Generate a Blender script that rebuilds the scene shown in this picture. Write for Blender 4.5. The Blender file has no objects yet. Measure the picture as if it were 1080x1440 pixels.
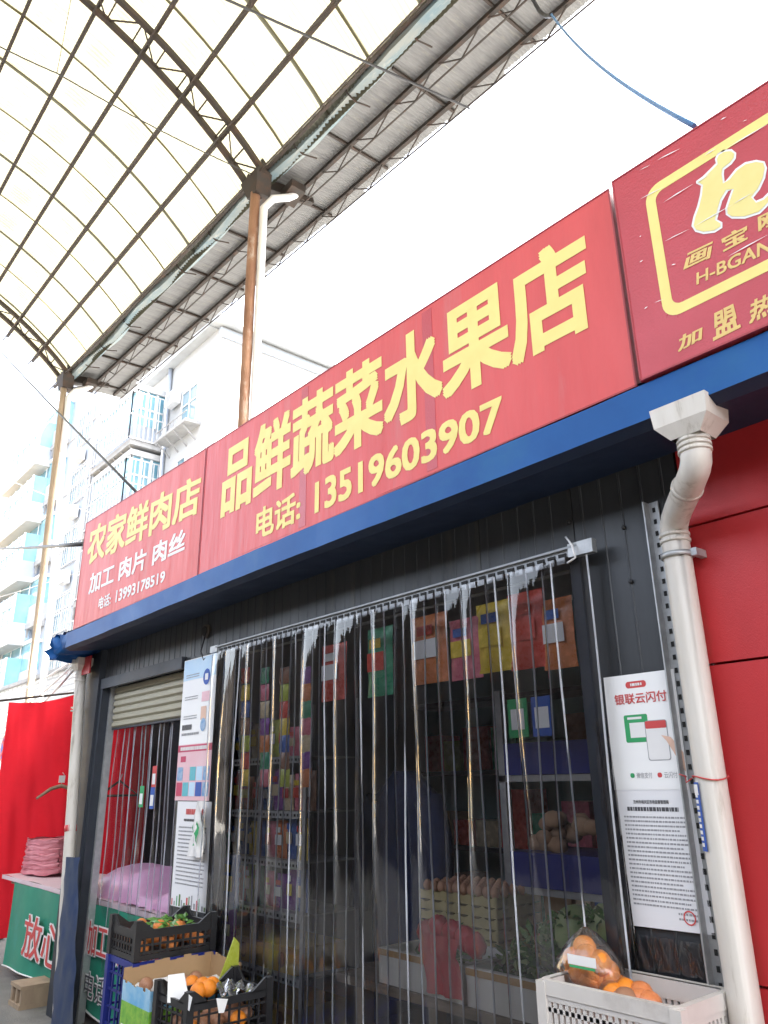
import bpy, bmesh, math, random
from mathutils import Vector, Matrix
random.seed(7)
R = math.radians
scene = bpy.context.scene
C = scene.collection

# ------------------------------------------------------------------ camera
F = 1073.0                                   # focal length in photograph pixels (1080 x 1440)
TH, YA, RO = R(19.6), R(40.6), R(-0.85)      # pitch, heading against the shop front, roll
CAM = Vector((0, 0, 1.55))
_h = Vector((-math.cos(YA), math.sin(YA), 0)); _r = Vector((_h.y, -_h.x, 0)); _z = Vector((0, 0, 1))
FWD = _h*math.cos(TH) + _z*math.sin(TH); _u = -_h*math.sin(TH) + _z*math.cos(TH)
RGT = _r*math.cos(RO) + _u*math.sin(RO); UP = -_r*math.sin(RO) + _u*math.cos(RO)
cd = bpy.data.cameras.new('camera'); cam = bpy.data.objects.new('camera', cd); C.objects.link(cam)
cd.sensor_fit = 'VERTICAL'; cd.sensor_height = 36.0; cd.sensor_width = 27.0
cd.lens = F/1440*36.0; cd.clip_start = 0.05; cd.clip_end = 800
m3 = Matrix((RGT, UP, -FWD)).transposed()
cam.matrix_world = Matrix.Translation(CAM) @ m3.to_4x4()
scene.camera = cam

def ray(px, py): return RGT*(px-540) - UP*(py-720) + FWD*F
def hit(px, py, ax, v):
    d = ray(px, py); return CAM + d*((v-CAM[ax])/d[ax])
def HX(px, py, v): return hit(px, py, 0, v)
def HY(px, py, v): return hit(px, py, 1, v)
def HZ(px, py, v): return hit(px, py, 2, v)

# ------------------------------------------------------------------ sky, sun, exposure
SUN_DIR = Vector((0.46, 0.28, 0.84)).normalized()      # towards the sun
w = bpy.data.worlds.new('World'); scene.world = w; w.use_nodes = True
nt = w.node_tree; bg = nt.nodes['Background']
sky = nt.nodes.new('ShaderNodeTexSky'); sky.sky_type = 'NISHITA'; sky.sun_disc = False
sky.sun_elevation = math.asin(SUN_DIR.z); sky.sun_rotation = math.atan2(SUN_DIR.x, SUN_DIR.y)
sky.air_density = 1.0; sky.dust_density = 6.0; sky.ozone_density = 1.0
hsv = nt.nodes.new('ShaderNodeHueSaturation'); hsv.inputs['Saturation'].default_value = 0.45
nt.links.new(sky.outputs[0], hsv.inputs['Color']); nt.links.new(hsv.outputs[0], bg.inputs['Color'])
bg.inputs['Strength'].default_value = 0.15
sd = bpy.data.lights.new('sun', 'SUN'); sd.energy = 4.6; sd.angle = R(0.6); sd.color = (1, 0.95, 0.87)
so = bpy.data.objects.new('sun', sd); C.objects.link(so); so.location = (0, 0, 40)
so.rotation_euler = (-SUN_DIR).to_track_quat('-Z', 'Y').to_euler()
vs = scene.view_settings; vs.view_transform = 'Standard'; vs.look = 'None'; vs.gamma = 1; vs.use_curve_mapping = False
vs.exposure = 3.3
scene.render.engine = 'CYCLES'
cy = scene.cycles
cy.use_denoising = True; cy.max_bounces = 10; cy.transparent_max_bounces = 24; cy.transmission_bounces = 6
cy.caustics_reflective = False; cy.caustics_refractive = False; cy.sample_clamp_indirect = 8

# ------------------------------------------------------------------ materials
def newmat(name):
    m = bpy.data.materials.new(name); m.use_nodes = True
    return m, m.node_tree, m.node_tree.nodes['Principled BSDF']
def mat(name, c1, c2=None, scale=6, rough=0.55, metal=0.0, bump=0.0, bscale=60, stretch=(1, 1, 1), lo=0.35, hi=0.7, spec=0.5, c3=None, s3=1.2, coat=0.0):
    m, t, p = newmat(name); N = t.nodes; L = t.links
    p.inputs['Roughness'].default_value = rough; p.inputs['Metallic'].default_value = metal
    p.inputs['Specular IOR Level'].default_value = spec; p.inputs['Coat Weight'].default_value = coat
    p.inputs['Base Color'].default_value = (*c1, 1)
    if c2 is None: c2 = tuple(x*0.82 for x in c1)
    tc = N.new('ShaderNodeTexCoord'); mp = N.new('ShaderNodeMapping'); mp.inputs['Scale'].default_value = stretch
    L.new(tc.outputs['Object'], mp.inputs[0])
    n = N.new('ShaderNodeTexNoise'); n.inputs['Scale'].default_value = scale; n.inputs['Detail'].default_value = 6; n.inputs['Roughness'].default_value = 0.62
    L.new(mp.outputs[0], n.inputs['Vector'])
    mr = N.new('ShaderNodeMapRange'); mr.inputs[1].default_value = lo; mr.inputs[2].default_value = hi
    L.new(n.outputs[0], mr.inputs[0])
    mx = N.new('ShaderNodeMix'); mx.data_type = 'RGBA'
    mx.inputs[6].default_value = (*c1, 1); mx.inputs[7].default_value = (*c2, 1)
    L.new(mr.outputs[0], mx.inputs[0]); out = mx.outputs[2]
    if c3 is not None:
        n3 = N.new('ShaderNodeTexNoise'); n3.inputs['Scale'].default_value = s3; n3.inputs['Detail'].default_value = 8; n3.inputs['Roughness'].default_value = 0.7
        L.new(mp.outputs[0], n3.inputs['Vector'])
        r3 = N.new('ShaderNodeMapRange'); r3.inputs[1].default_value = 0.56; r3.inputs[2].default_value = 0.72
        L.new(n3.outputs[0], r3.inputs[0])
        m2 = N.new('ShaderNodeMix'); m2.data_type = 'RGBA'; m2.inputs[7].default_value = (*c3, 1)
        L.new(r3.outputs[0], m2.inputs[0]); L.new(out, m2.inputs[6]); out = m2.outputs[2]
    L.new(out, p.inputs['Base Color'])
    rr = N.new('ShaderNodeMapRange'); rr.inputs[3].default_value = max(0.03, rough-0.1); rr.inputs[4].default_value = min(1, rough+0.12)
    L.new(n.outputs[0], rr.inputs[0]); L.new(rr.outputs[0], p.inputs['Roughness'])
    if bump:
        b = N.new('ShaderNodeTexNoise'); b.inputs['Scale'].default_value = bscale; b.inputs['Detail'].default_value = 4
        L.new(mp.outputs[0], b.inputs['Vector'])
        bn = N.new('ShaderNodeBump'); bn.inputs['Strength'].default_value = bump; bn.inputs['Distance'].default_value = 0.02
        L.new(b.outputs[0], bn.inputs['Height']); L.new(bn.outputs[0], p.inputs['Normal'])
    return m
def pvc(name, haze, tint, fac=1.0, rough=0.04, hazecol=(0.55, 0.57, 0.68), scuff=0.0, relief=0.25):
    m = bpy.data.materials.new(name); m.use_nodes = True; t = m.node_tree; N = t.nodes; L = t.links
    N.remove(N['Principled BSDF']); out = N['Material Output']
    tr = N.new('ShaderNodeBsdfTransparent'); tr.inputs[0].default_value = (*tint, 1)
    gl = N.new('ShaderNodeBsdfGlossy'); gl.inputs['Roughness'].default_value = rough
    df = N.new('ShaderNodeBsdfDiffuse'); df.inputs[0].default_value = (*hazecol, 1)
    tl = N.new('ShaderNodeBsdfTranslucent'); tl.inputs[0].default_value = (*hazecol, 1)
    dm = N.new('ShaderNodeMixShader'); dm.inputs[0].default_value = 0.4
    L.new(df.outputs[0], dm.inputs[1]); L.new(tl.outputs[0], dm.inputs[2])
    hz = N.new('ShaderNodeMixShader'); L.new(tr.outputs[0], hz.inputs[1]); L.new(dm.outputs[0], hz.inputs[2])
    tc = N.new('ShaderNodeTexCoord'); n = N.new('ShaderNodeTexNoise'); n.inputs['Scale'].default_value = 3; n.inputs['Detail'].default_value = 7
    mp = N.new('ShaderNodeMapping'); mp.inputs['Scale'].default_value = (4, 4, 0.8)
    L.new(tc.outputs['Object'], mp.inputs[0]); L.new(mp.outputs[0], n.inputs['Vector'])
    mr = N.new('ShaderNodeMapRange'); mr.inputs[1].default_value = 0.3; mr.inputs[2].default_value = 0.8; mr.inputs[3].default_value = haze*0.3; mr.inputs[4].default_value = haze*1.9
    L.new(n.outputs[0], mr.inputs[0])
    sx_ = N.new('ShaderNodeSeparateXYZ'); L.new(tc.outputs['Object'], sx_.inputs[0])
    zr_ = N.new('ShaderNodeMapRange'); zr_.inputs[1].default_value = 0.2; zr_.inputs[2].default_value = 1.25; zr_.inputs[3].default_value = scuff; zr_.inputs[4].default_value = 0.0
    L.new(sx_.outputs[2], zr_.inputs[0])
    zm_ = N.new('ShaderNodeMath'); zm_.operation = 'MULTIPLY'; L.new(zr_.outputs[0], zm_.inputs[0]); L.new(n.outputs[0], zm_.inputs[1])
    za_ = N.new('ShaderNodeMath'); za_.operation = 'ADD'; L.new(zm_.outputs[0], za_.inputs[0]); L.new(mr.outputs[0], za_.inputs[1]); L.new(za_.outputs[0], hz.inputs[0])
    fr = N.new('ShaderNodeFresnel'); fr.inputs['IOR'].default_value = 1.5
    ml = N.new('ShaderNodeMath'); ml.operation = 'MULTIPLY'; ml.inputs[1].default_value = fac; ml.use_clamp = True
    L.new(fr.outputs[0], ml.inputs[0])
    b = N.new('ShaderNodeTexNoise'); b.inputs['Scale'].default_value = 9; b.inputs['Detail'].default_value = 2
    L.new(mp.outputs[0], b.inputs['Vector'])
    bn = N.new('ShaderNodeBump'); bn.inputs['Strength'].default_value = relief; bn.inputs['Distance'].default_value = 0.02
    L.new(b.outputs[0], bn.inputs['Height']); L.new(bn.outputs[0], gl.inputs['Normal'])
    mx = N.new('ShaderNodeMixShader'); L.new(ml.outputs[0], mx.inputs[0]); L.new(hz.outputs[0], mx.inputs[1]); L.new(gl.outputs[0], mx.inputs[2])
    L.new(mx.outputs[0], out.inputs[0]); return m
def translucent(name, c1, c2, diff=0.35, scale=2.0, stretch=(1, 1, 1)):
    m = bpy.data.materials.new(name); m.use_nodes = True; t = m.node_tree; N = t.nodes; L = t.links
    N.remove(N['Principled BSDF']); out = N['Material Output']
    tc = N.new('ShaderNodeTexCoord'); mp = N.new('ShaderNodeMapping'); mp.inputs['Scale'].default_value = stretch
    n = N.new('ShaderNodeTexNoise'); n.inputs['Scale'].default_value = scale; n.inputs['Detail'].default_value = 9; n.inputs['Roughness'].default_value = 0.7
    L.new(tc.outputs['Object'], mp.inputs[0]); L.new(mp.outputs[0], n.inputs['Vector'])
    mr = N.new('ShaderNodeMapRange'); mr.inputs[1].default_value = 0.52; mr.inputs[2].default_value = 0.82
    L.new(n.outputs[0], mr.inputs[0])
    mx = N.new('ShaderNodeMix'); mx.data_type = 'RGBA'; mx.inputs[6].default_value = (*c1, 1); mx.inputs[7].default_value = (*c2, 1)
    L.new(mr.outputs[0], mx.inputs[0])
    df = N.new('ShaderNodeBsdfDiffuse'); tl = N.new('ShaderNodeBsdfTranslucent')
    L.new(mx.outputs[2], df.inputs[0]); L.new(mx.outputs[2], tl.inputs[0])
    ms = N.new('ShaderNodeMixShader'); ms.inputs[0].default_value = 1-diff
    L.new(df.outputs[0], ms.inputs[1]); L.new(tl.outputs[0], ms.inputs[2]); L.new(ms.outputs[0], out.inputs[0])
    return m
def brickmat(name, c1, c2, mortar, scale):
    m, t, p = newmat(name); N = t.nodes; L = t.links
    tc = N.new('ShaderNodeTexCoord'); mp = N.new('ShaderNodeMapping'); mp.inputs['Rotation'].default_value = (R(90), 0, 0)
    L.new(tc.outputs['Object'], mp.inputs[0])
    b = N.new('ShaderNodeTexBrick'); b.inputs['Color1'].default_value = (*c1, 1); b.inputs['Color2'].default_value = (*c2, 1); b.inputs['Mortar'].default_value = (*mortar, 1)
    b.inputs['Scale'].default_value = scale; b.inputs['Mortar Size'].default_value = 0.035; b.inputs['Brick Width'].default_value = 0.6; b.inputs['Row Height'].default_value = 0.2
    L.new(mp.outputs[0], b.inputs['Vector']); L.new(b.outputs[0], p.inputs['Base Color'])
    bn = N.new('ShaderNodeBump'); bn.inputs['Strength'].default_value = 0.6; bn.inputs['Distance'].default_value = 0.02; bn.invert = True
    L.new(b.outputs['Fac'], bn.inputs['Height']); L.new(bn.outputs[0], p.inputs['Normal'])
    p.inputs['Roughness'].default_value = 0.85
    return m
def ringmat(name, base, ring):        # egg-tray / lattice like stuff is geometry; this is only flat print in blotches
    return mat(name, base, ring, scale=14, lo=0.45, hi=0.55, rough=0.35)

M = {}
M['asphalt'] = mat('worn_concrete_paving', (.19, .185, .175), (.14, .137, .13), scale=2.5, rough=.9, bump=.5, bscale=90, c3=(.24, .23, .215), s3=.8)
M['clad'] = mat('dark_cladding', (.064, .068, .073), (.043, .046, .051), scale=2.2, rough=.38, metal=.25, stretch=(3, 3, .5), c3=(.12, .115, .10), s3=1.1)
M['clad_rib'] = mat('rib_edge', (.10, .075, .055), (.05, .05, .05), scale=5, rough=.5, stretch=(1, 1, .3))
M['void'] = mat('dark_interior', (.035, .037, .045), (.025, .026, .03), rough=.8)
M['redwall'] = mat('red_panel', (.52, .028, .032), (.44, .022, .026), scale=2, rough=.42, bump=.12, bscale=300, c3=(.40, .05, .04), s3=1.6, stretch=(2, 1, .6))
M['inwall'] = mat('interior_paint', (.30, .31, .34), (.22, .23, .26), scale=2, rough=.7)
M['sign1'] = mat('sign_red_butcher', (.64, .068, .055), (.57, .056, .046), scale=3, rough=.45, bump=.22, bscale=7, c3=(.55, .11, .09), s3=2, stretch=(3, 1, .5))
M['sign2'] = mat('sign_red_fruit', (.63, .058, .056), (.56, .05, .05), scale=2.4, rough=.42, bump=.22, bscale=7, c3=(.54, .10, .10), s3=1.6, stretch=(3, 1, .5))
M['sign3'] = mat('sign_red_duck', (.47, .03, .045), (.42, .027, .04), scale=4, rough=.3, bump=.1, bscale=120)
M['signframe'] = mat('sign_frame', (.36, .03, .04), rough=.5)
M['yellow'] = mat('letter_yellow', (.80, .68, .22), (.76, .63, .2), scale=9, rough=.5)
M['gold'] = mat('letter_gold', (.72, .50, .16), (.66, .45, .14), scale=9, rough=.45)
M['cream'] = mat('letter_cream', (.76, .66, .25), (.72, .6, .2), scale=6, rough=.45)
M['white'] = mat('white_print', (.80, .79, .78), (.74, .73, .73), rough=.5)
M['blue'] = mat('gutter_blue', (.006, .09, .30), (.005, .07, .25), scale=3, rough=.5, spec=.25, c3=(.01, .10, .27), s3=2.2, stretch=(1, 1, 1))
M['blue_shaded'] = mat('gutter_underside_shade', (.008, .022, .06), rough=.6)  # gutter blue darkened: the shade under the beam is put into the colour
M['pipe'] = mat('pvc_pipe', (.66, .63, .58), (.56, .52, .46), scale=3, rough=.42, stretch=(4, 4, .5), c3=(.30, .26, .21), s3=3)
M['hopper'] = mat('pvc_hopper', (.62, .58, .52), (.5, .47, .43), scale=5, rough=.42, c3=(.06, .25, .5), s3=9)
M['galv'] = mat('galvanised', (.50, .51, .51), (.38, .39, .4), scale=20, rough=.42, metal=.55)
M['rail'] = mat('rail_steel', (.33, .34, .35), (.25, .26, .27), scale=20, rough=.45, metal=.4)
M['slot'] = mat('punched_slot', (.02, .02, .02), rough=.8)
M['shutter'] = mat('shutter_cream', (.42, .39, .29), (.34, .31, .23), scale=8, rough=.5, stretch=(.4, 1, 3), c3=(.2, .17, .11), s3=3)
M['frame'] = mat('door_frame', (.035, .042, .056), (.025, .03, .04), scale=4, rough=.5, metal=.2, c3=(.06, .06, .065), s3=2)
M['postblue'] = mat('peeling_post_film', (.025, .045, .11), (.07, .085, .12), scale=7, rough=.4, stretch=(2, 2, .5))
M['pvc'] = pvc('clear_pvc', .005, (.98, .981, .988), 1.5, .015, (.66, .64, .72), .10, .05)
M['pvc2'] = pvc('door_pvc', .006, (.975, .975, .98), .35, .015, (.62, .6, .68), .03, .09)
M['pvcedge'] = pvc('pvc_edge', .62, (.85, .88, .95), 1.6, .08, (.84, .88, .96))
M['film'] = pvc('plastic_film', .03, (.98, .98, .98), 2.0, .06)
M['bagfilm'] = pvc('bag_film', .10, (.99, .985, .98), 1.6, .1, (.8, .75, .72))
M['greyfoil'] = pvc('grey_liner', .75, (.6, .6, .6), 2.4, .12, (.3, .3, .32))
M['paper'] = mat('paper_white', (.88, .88, .87), (.85, .85, .85), scale=3, rough=.6)
M['paper2'] = mat('paper_grey', (.80, .80, .82), (.77, .77, .79), scale=3, rough=.6)
M['ink'] = mat('ink_dark', (.09, .09, .1), rough=.7)
M['inkgrey'] = mat('ink_grey', (.33, .33, .35), rough=.7)
M['inkred'] = mat('ink_red', (.62, .07, .07), rough=.6)
M['inkgreen'] = mat('ink_green', (.04, .36, .13), rough=.6)
M['inkblue'] = mat('ink_blue', (.03, .10, .42), rough=.6)
M['sky_print'] = mat('print_sky', (.45, .66, .85), (.65, .78, .88), scale=3, rough=.5)
M['pink_print'] = mat('print_pink', (.75, .42, .48), (.78, .58, .62), scale=3, rough=.5)
M['crimson'] = mat('print_crimson', (.55, .04, .12), rough=.5)
M['teal_print'] = mat('print_teal', (.08, .42, .5), (.15, .5, .58), scale=20, rough=.5)
M['photo_blue'] = mat('print_photo_blue', (.10, .28, .55), (.45, .55, .65), scale=26, rough=.4)
M['skin_print'] = mat('print_skin', (.78, .52, .40), rough=.6)
M['black'] = mat('black_plastic', (.016, .016, .018), (.024, .024, .026), rough=.38)
M['bluecrate'] = mat('blue_plastic', (.018, .03, .21), (.014, .022, .16), scale=4, rough=.4)
M['whitecrate'] = mat('white_plastic', (.62, .59, .56), (.53, .5, .47), scale=5, rough=.45, c3=(.4, .36, .33), s3=4)
M['cardboard'] = mat('cardboard', (.42, .27, .14), (.36, .23, .12), scale=5, rough=.8, bump=.1, bscale=200)
M['boxsky'] = mat('box_sky', (.07, .36, .66), (.5, .68, .78), scale=5, rough=.4)
M['boxgreen'] = mat('box_green', (.10, .36, .04), (.34, .55, .08), scale=22, rough=.4, c3=(.03, .15, .03), s3=9)
M['boxblue'] = mat('box_blue', (.02, .10, .42), rough=.4)
M['orange'] = mat('orange_skin', (.83, .27, .02), (.78, .22, .015), scale=5, rough=.38, bump=.3, bscale=220)
M['mandarin'] = mat('mandarin_skin', (.72, .24, .05), (.62, .2, .05), scale=5, rough=.42, bump=.3, bscale=220)
M['onion'] = mat('brown_produce', (.36, .19, .11), (.28, .12, .07), scale=5, rough=.5)
M['leaf'] = mat('leaf', (.06, .17, .025), (.10, .24, .04), scale=12, rough=.45)
M['leaf2'] = mat('leaf_dark', (.03, .09, .025), (.06, .14, .03), scale=12, rough=.5)
M['cabbage'] = mat('cabbage', (.36, .44, .2), (.2, .33, .1), scale=9, rough=.5)
M['foam'] = mat('foam_white', (.74, .73, .69), (.69, .68, .64), scale=8, rough=.7)
M['tape'] = mat('brown_tape', (.50, .30, .12), (.42, .25, .1), scale=20, rough=.35)
M['plank'] = mat('worn_plank', (.25, .19, .14), (.14, .11, .08), scale=6, rough=.75, stretch=(.3, 3, 3), bump=.3)
M['redcloth'] = translucent('red_cloth', (.62, .022, .035), (.52, .02, .03), .6, 3)
M['redbag'] = mat('red_bag', (.55, .03, .05), (.48, .02, .05), scale=8, rough=.35)
M['greencloth'] = mat('green_banner', (.012, .24, .15), (.01, .20, .13), scale=4, rough=.6, c3=(.02, .27, .2), s3=2)
M['pinkfilm'] = mat('pink_sheet', (.82, .46, .70), (.74, .36, .62), scale=7, rough=.35)
M['pinkmeat'] = mat('pink_bundle', (.72, .30, .34), (.62, .2, .24), scale=16, rough=.45, stretch=(1, 1, 3))
M['tablepink'] = mat('table_cover', (.72, .60, .63), (.7, .5, .56), scale=3, rough=.5)
M['wood'] = mat('pale_wood', (.36, .27, .18), (.26, .19, .13), scale=8, rough=.75, stretch=(1, 1, .3))
M['steel'] = mat('canopy_steel', (.028, .024, .02), (.05, .03, .02), scale=6, rough=.7, c3=(.09, .045, .025), s3=3)
M['rust'] = mat('rusty_pole', (.21, .10, .055), (.36, .2, .12), scale=5, rough=.75, stretch=(1, 1, .35), c3=(.5, .42, .35), s3=4)
M['tanpole'] = mat('weathered_pole', (.40, .31, .22), (.3, .22, .15), scale=4, rough=.75, stretch=(1, 1, .3))
M['grp'] = translucent('fibreglass', (.116, .110, .079), (.064, .05, .027), .25, .9, (1, 1, 1))
M['strip'] = mat('grey_corrugated', (.21, .21, .205), (.15, .15, .15), scale=3, rough=.55, stretch=(3, .6, 1), c3=(.27, .26, .22), s3=5)
M['guttermetal'] = mat('old_gutter', (.27, .29, .27), (.14, .23, .27), scale=2.6, rough=.55, stretch=(.6, 3, 3), c3=(.42, .42, .38), s3=5)
M['cable'] = mat('black_cable', (.02, .02, .022), rough=.5)
M['bluecable'] = mat('blue_cable', (.05, .16, .34), rough=.5)
M['bwhite'] = mat('white_render', (.46, .46, .455), (.39, .40, .41), scale=.5, rough=.85, c3=(.33, .34, .34), s3=.35)
M['bwhite2'] = mat('white_tile', (.36, .40, .46), (.31, .35, .41), scale=.6, rough=.8)
M['conc'] = mat('ledge_concrete', (.35, .35, .35), (.25, .25, .25), scale=3, rough=.85)
M['glass'] = mat('window_glass', (.10, .18, .23), (.18, .28, .33), scale=.8, rough=.06, spec=1.0)
M['glassblue'] = mat('tinted_glass', (.14, .32, .42), (.25, .45, .52), scale=.7, rough=.08, spec=1.0)
M['winframe'] = mat('window_frame', (.70, .71, .72), rough=.5)
M['grille'] = mat('steel_grille', (.55, .56, .57), rough=.5, metal=.3)
M['roofgrey'] = mat('roof_edge', (.40, .42, .43), (.32, .33, .34), scale=1, rough=.8)
M['wbrick'] = brickmat('white_brick', (.70, .70, .69), (.62, .62, .62), (.42, .42, .42), 1.6)
M['oppwall'] = mat('ochre_wall', (.68, .47, .22), (.6, .41, .18), scale=.7, rough=.8)
M['darkbrick'] = mat('dark_brick', (.06, .05, .045), (.045, .037, .033), scale=1, rough=.85)
M['tyre'] = mat('tyre', (.02, .02, .02), rough=.8)
M['navy'] = mat('navy_cloth', (.022, .035, .10), (.016, .024, .07), scale=8, rough=.85)
M['eggtray'] = mat('egg_tray', (.60, .50, .24), (.5, .42, .2), scale=10, rough=.85)
M['egg'] = mat('egg_shell', (.62, .34, .22), (.56, .3, .18), scale=6, rough=.5)
M['potato'] = mat('potato', (.42, .27, .17), (.34, .2, .12), scale=10, rough=.8)
for nm, c in dict(pk_red=(.55, .06, .04), pk_orange=(.62, .2, .07), pk_yellow=(.72, .52, .06), pk_green=(.03, .27, .14), pk_blue=(.05, .12, .38), pk_pink=(.62, .16, .22), pk_brown=(.25, .12, .07), pk_purple=(.2, .05, .28), pk_lime=(.4, .45, .06), pk_cream=(.65, .52, .33)).items():
    M[nm] = mat(nm, c, tuple(min(1, x*1.3+.05) for x in c), scale=18, rough=.28, lo=.5, hi=.68)
M['carton'] = mat('yellow_carton', (.60, .40, .10), (.52, .33, .08), scale=4, rough=.6)
M['tealint'] = mat('teal_interior', (.14, .28, .28), (.10, .2, .21), scale=2, rough=.6)

# ------------------------------------------------------------------ mesh builder
WL = {}
class MB:
    def __init__(s): s.v = []; s.f = []; s.mi = []; s.cur = 0; s.smooth = []; s.sm = False
    def add(s, vs, fs):
        o = len(s.v); s.v += [Vector(p) for p in vs]
        for f in fs: s.f.append([o+i for i in f]); s.mi.append(s.cur); s.smooth.append(s.sm)
        return s
    def box(s, a, b):
        (x0, y0, z0), (x1, y1, z1) = a, b
        x0, x1 = min(x0, x1), max(x0, x1); y0, y1 = min(y0, y1), max(y0, y1); z0, z1 = min(z0, z1), max(z0, z1)
        return s.add([(x0,y0,z0),(x1,y0,z0),(x1,y1,z0),(x0,y1,z0),(x0,y0,z1),(x1,y0,z1),(x1,y1,z1),(x0,y1,z1)],
                     [(3,2,1,0),(4,5,6,7),(0,1,5,4),(1,2,6,5),(2,3,7,6),(3,0,4,7)])
    def bar(s, p, q, w, h=None):
        p = Vector(p); q = Vector(q); h = h or w; d = (q-p).normalized()
        up = Vector((0,0,1)) if abs(d.z) < .95 else Vector((0,1,0))
        a = d.cross(up).normalized()*w/2; b = a.cross(d).normalized()*h/2
        return s.add([p-a-b, p+a-b, p+a+b, p-a+b, q-a-b, q+a-b, q+a+b, q-a+b],
                     [(3,2,1,0),(4,5,6,7),(0,1,5,4),(1,2,6,5),(2,3,7,6),(3,0,4,7)])
    def tube(s, pts, r, n=8, cap=True):
        pts = [Vector(p) for p in pts]; rs = r if isinstance(r, (list, tuple)) else [r]*len(pts)
        o = len(s.v); prev = None; fs = []
        for i, p in enumerate(pts):
            d = (pts[min(i+1, len(pts)-1)]-pts[max(i-1, 0)]).normalized()
            if prev is None:
                a = d.orthogonal().normalized()
            else:
                a = prev - d*prev.dot(d); a = a.normalized() if a.length > 1e-6 else d.orthogonal().normalized()
            prev = a; b = d.cross(a)
            for k in range(n):
                t = 2*math.pi*k/n; s.v.append(p+(a*math.cos(t)+b*math.sin(t))*rs[i])
        for i in range(len(pts)-1):
            for k in range(n):
                k2 = (k+1) % n
                s.f.append([o+i*n+k, o+i*n+k2, o+(i+1)*n+k2, o+(i+1)*n+k]); s.mi.append(s.cur); s.smooth.append(True)
        if cap:
            s.f.append([o+k for k in range(n)][::-1]); s.mi.append(s.cur); s.smooth.append(False)
            s.f.append([o+(len(pts)-1)*n+k for k in range(n)]); s.mi.append(s.cur); s.smooth.append(False)
        return s
    def grid(s, nu, nv, fn):
        o = len(s.v)
        for j in range(nv+1):
            for i in range(nu+1): s.v.append(Vector(fn(i/nu, j/nv)))
        for j in range(nv):
            for i in range(nu):
                a = o+j*(nu+1)+i
                s.f.append([a, a+1, a+nu+2, a+nu+1]); s.mi.append(s.cur); s.smooth.append(True)
        return s
    def ball(s, c, r, n=8, m=6, sq=(1,1,1), jit=0):
        c = Vector(c); o = len(s.v)
        for j in range(1, m):
            ph = math.pi*j/m
            for k in range(n):
                t = 2*math.pi*k/n; q = 1+random.uniform(-jit, jit)
                s.v.append(c+Vector((math.sin(ph)*math.cos(t)*sq[0], math.sin(ph)*math.sin(t)*sq[1], math.cos(ph)*sq[2]))*r*q)
        top = len(s.v); s.v.append(c+Vector((0,0,r*sq[2]))); bot = len(s.v); s.v.append(c-Vector((0,0,r*sq[2])))
        def fa(f): s.f.append(f); s.mi.append(s.cur); s.smooth.append(True)
        for j in range(m-2):
            for k in range(n):
                k2 = (k+1) % n; fa([o+j*n+k, o+(j+1)*n+k, o+(j+1)*n+k2, o+j*n+k2])
        for k in range(n):
            k2 = (k+1) % n; fa([top, o+k, o+k2]); fa([bot, o+(m-2)*n+k2, o+(m-2)*n+k])
        return s
    def prism(s, poly, d):
        n = len(poly); d = Vector(d); a = [Vector(p) for p in poly]
        return s.add(a+[p+d for p in a], [list(range(n))[::-1], list(range(n, 2*n))]+[[i, (i+1) % n, n+(i+1) % n, n+i] for i in range(n)])
    def mesh(s, name, mats):
        lo = Vector([min(p[i] for p in s.v) for i in range(3)]); hi = Vector([max(p[i] for p in s.v) for i in range(3)])
        c = Vector(((lo.x+hi.x)/2, (lo.y+hi.y)/2, lo.z))
        me = bpy.data.meshes.new(name); me.from_pydata([p-c for p in s.v], [], s.f)
        for m in (mats if isinstance(mats, (list, tuple)) else [mats]): me.materials.append(M[m])
        me.polygons.foreach_set('material_index', s.mi); me.polygons.foreach_set('use_smooth', s.smooth)
        me.update(); return me, c
    def build(s, name, mats, parent=None):
        me, c = s.mesh(name, mats)
        return place(name, me, c, parent)
def place(name, me, c, parent=None, rot=None):
    o = bpy.data.objects.new(name, me); C.objects.link(o); WL[o.name] = Vector(c)
    if parent is not None: o.parent = parent; o.location = Vector(c)-WL[parent.name]
    else: o.location = c
    if rot: o.rotation_euler = rot
    return o
def tag(o, label=None, cat=None, group=None, kind=None):
    if label: o['label'] = label
    if cat: o['category'] = cat
    if group: o['group'] = group
    if kind: o['kind'] = kind
    return o
def thing(name, loc, label, cat, group=None):
    o = bpy.data.objects.new(name, None); C.objects.link(o); o.empty_display_size = .1
    o.location = loc; WL[o.name] = Vector(loc); return tag(o, label, cat, group)
def copy_tree(o, delta, parent=None):
    c = o.copy(); C.objects.link(c); WL[c.name] = WL[o.name]+Vector(delta); c.parent = parent
    if parent is None: c.location = WL[c.name]
    for ch in list(o.children): copy_tree(ch, delta, c)
    return c
def lerp(a, b, t): return a+(b-a)*t
def bil(q, u, v):    # q = BL, BR, TR, TL
    return (q[0]*(1-u)+q[1]*u)*(1-v)+(q[3]*(1-u)+q[2]*u)*v
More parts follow.
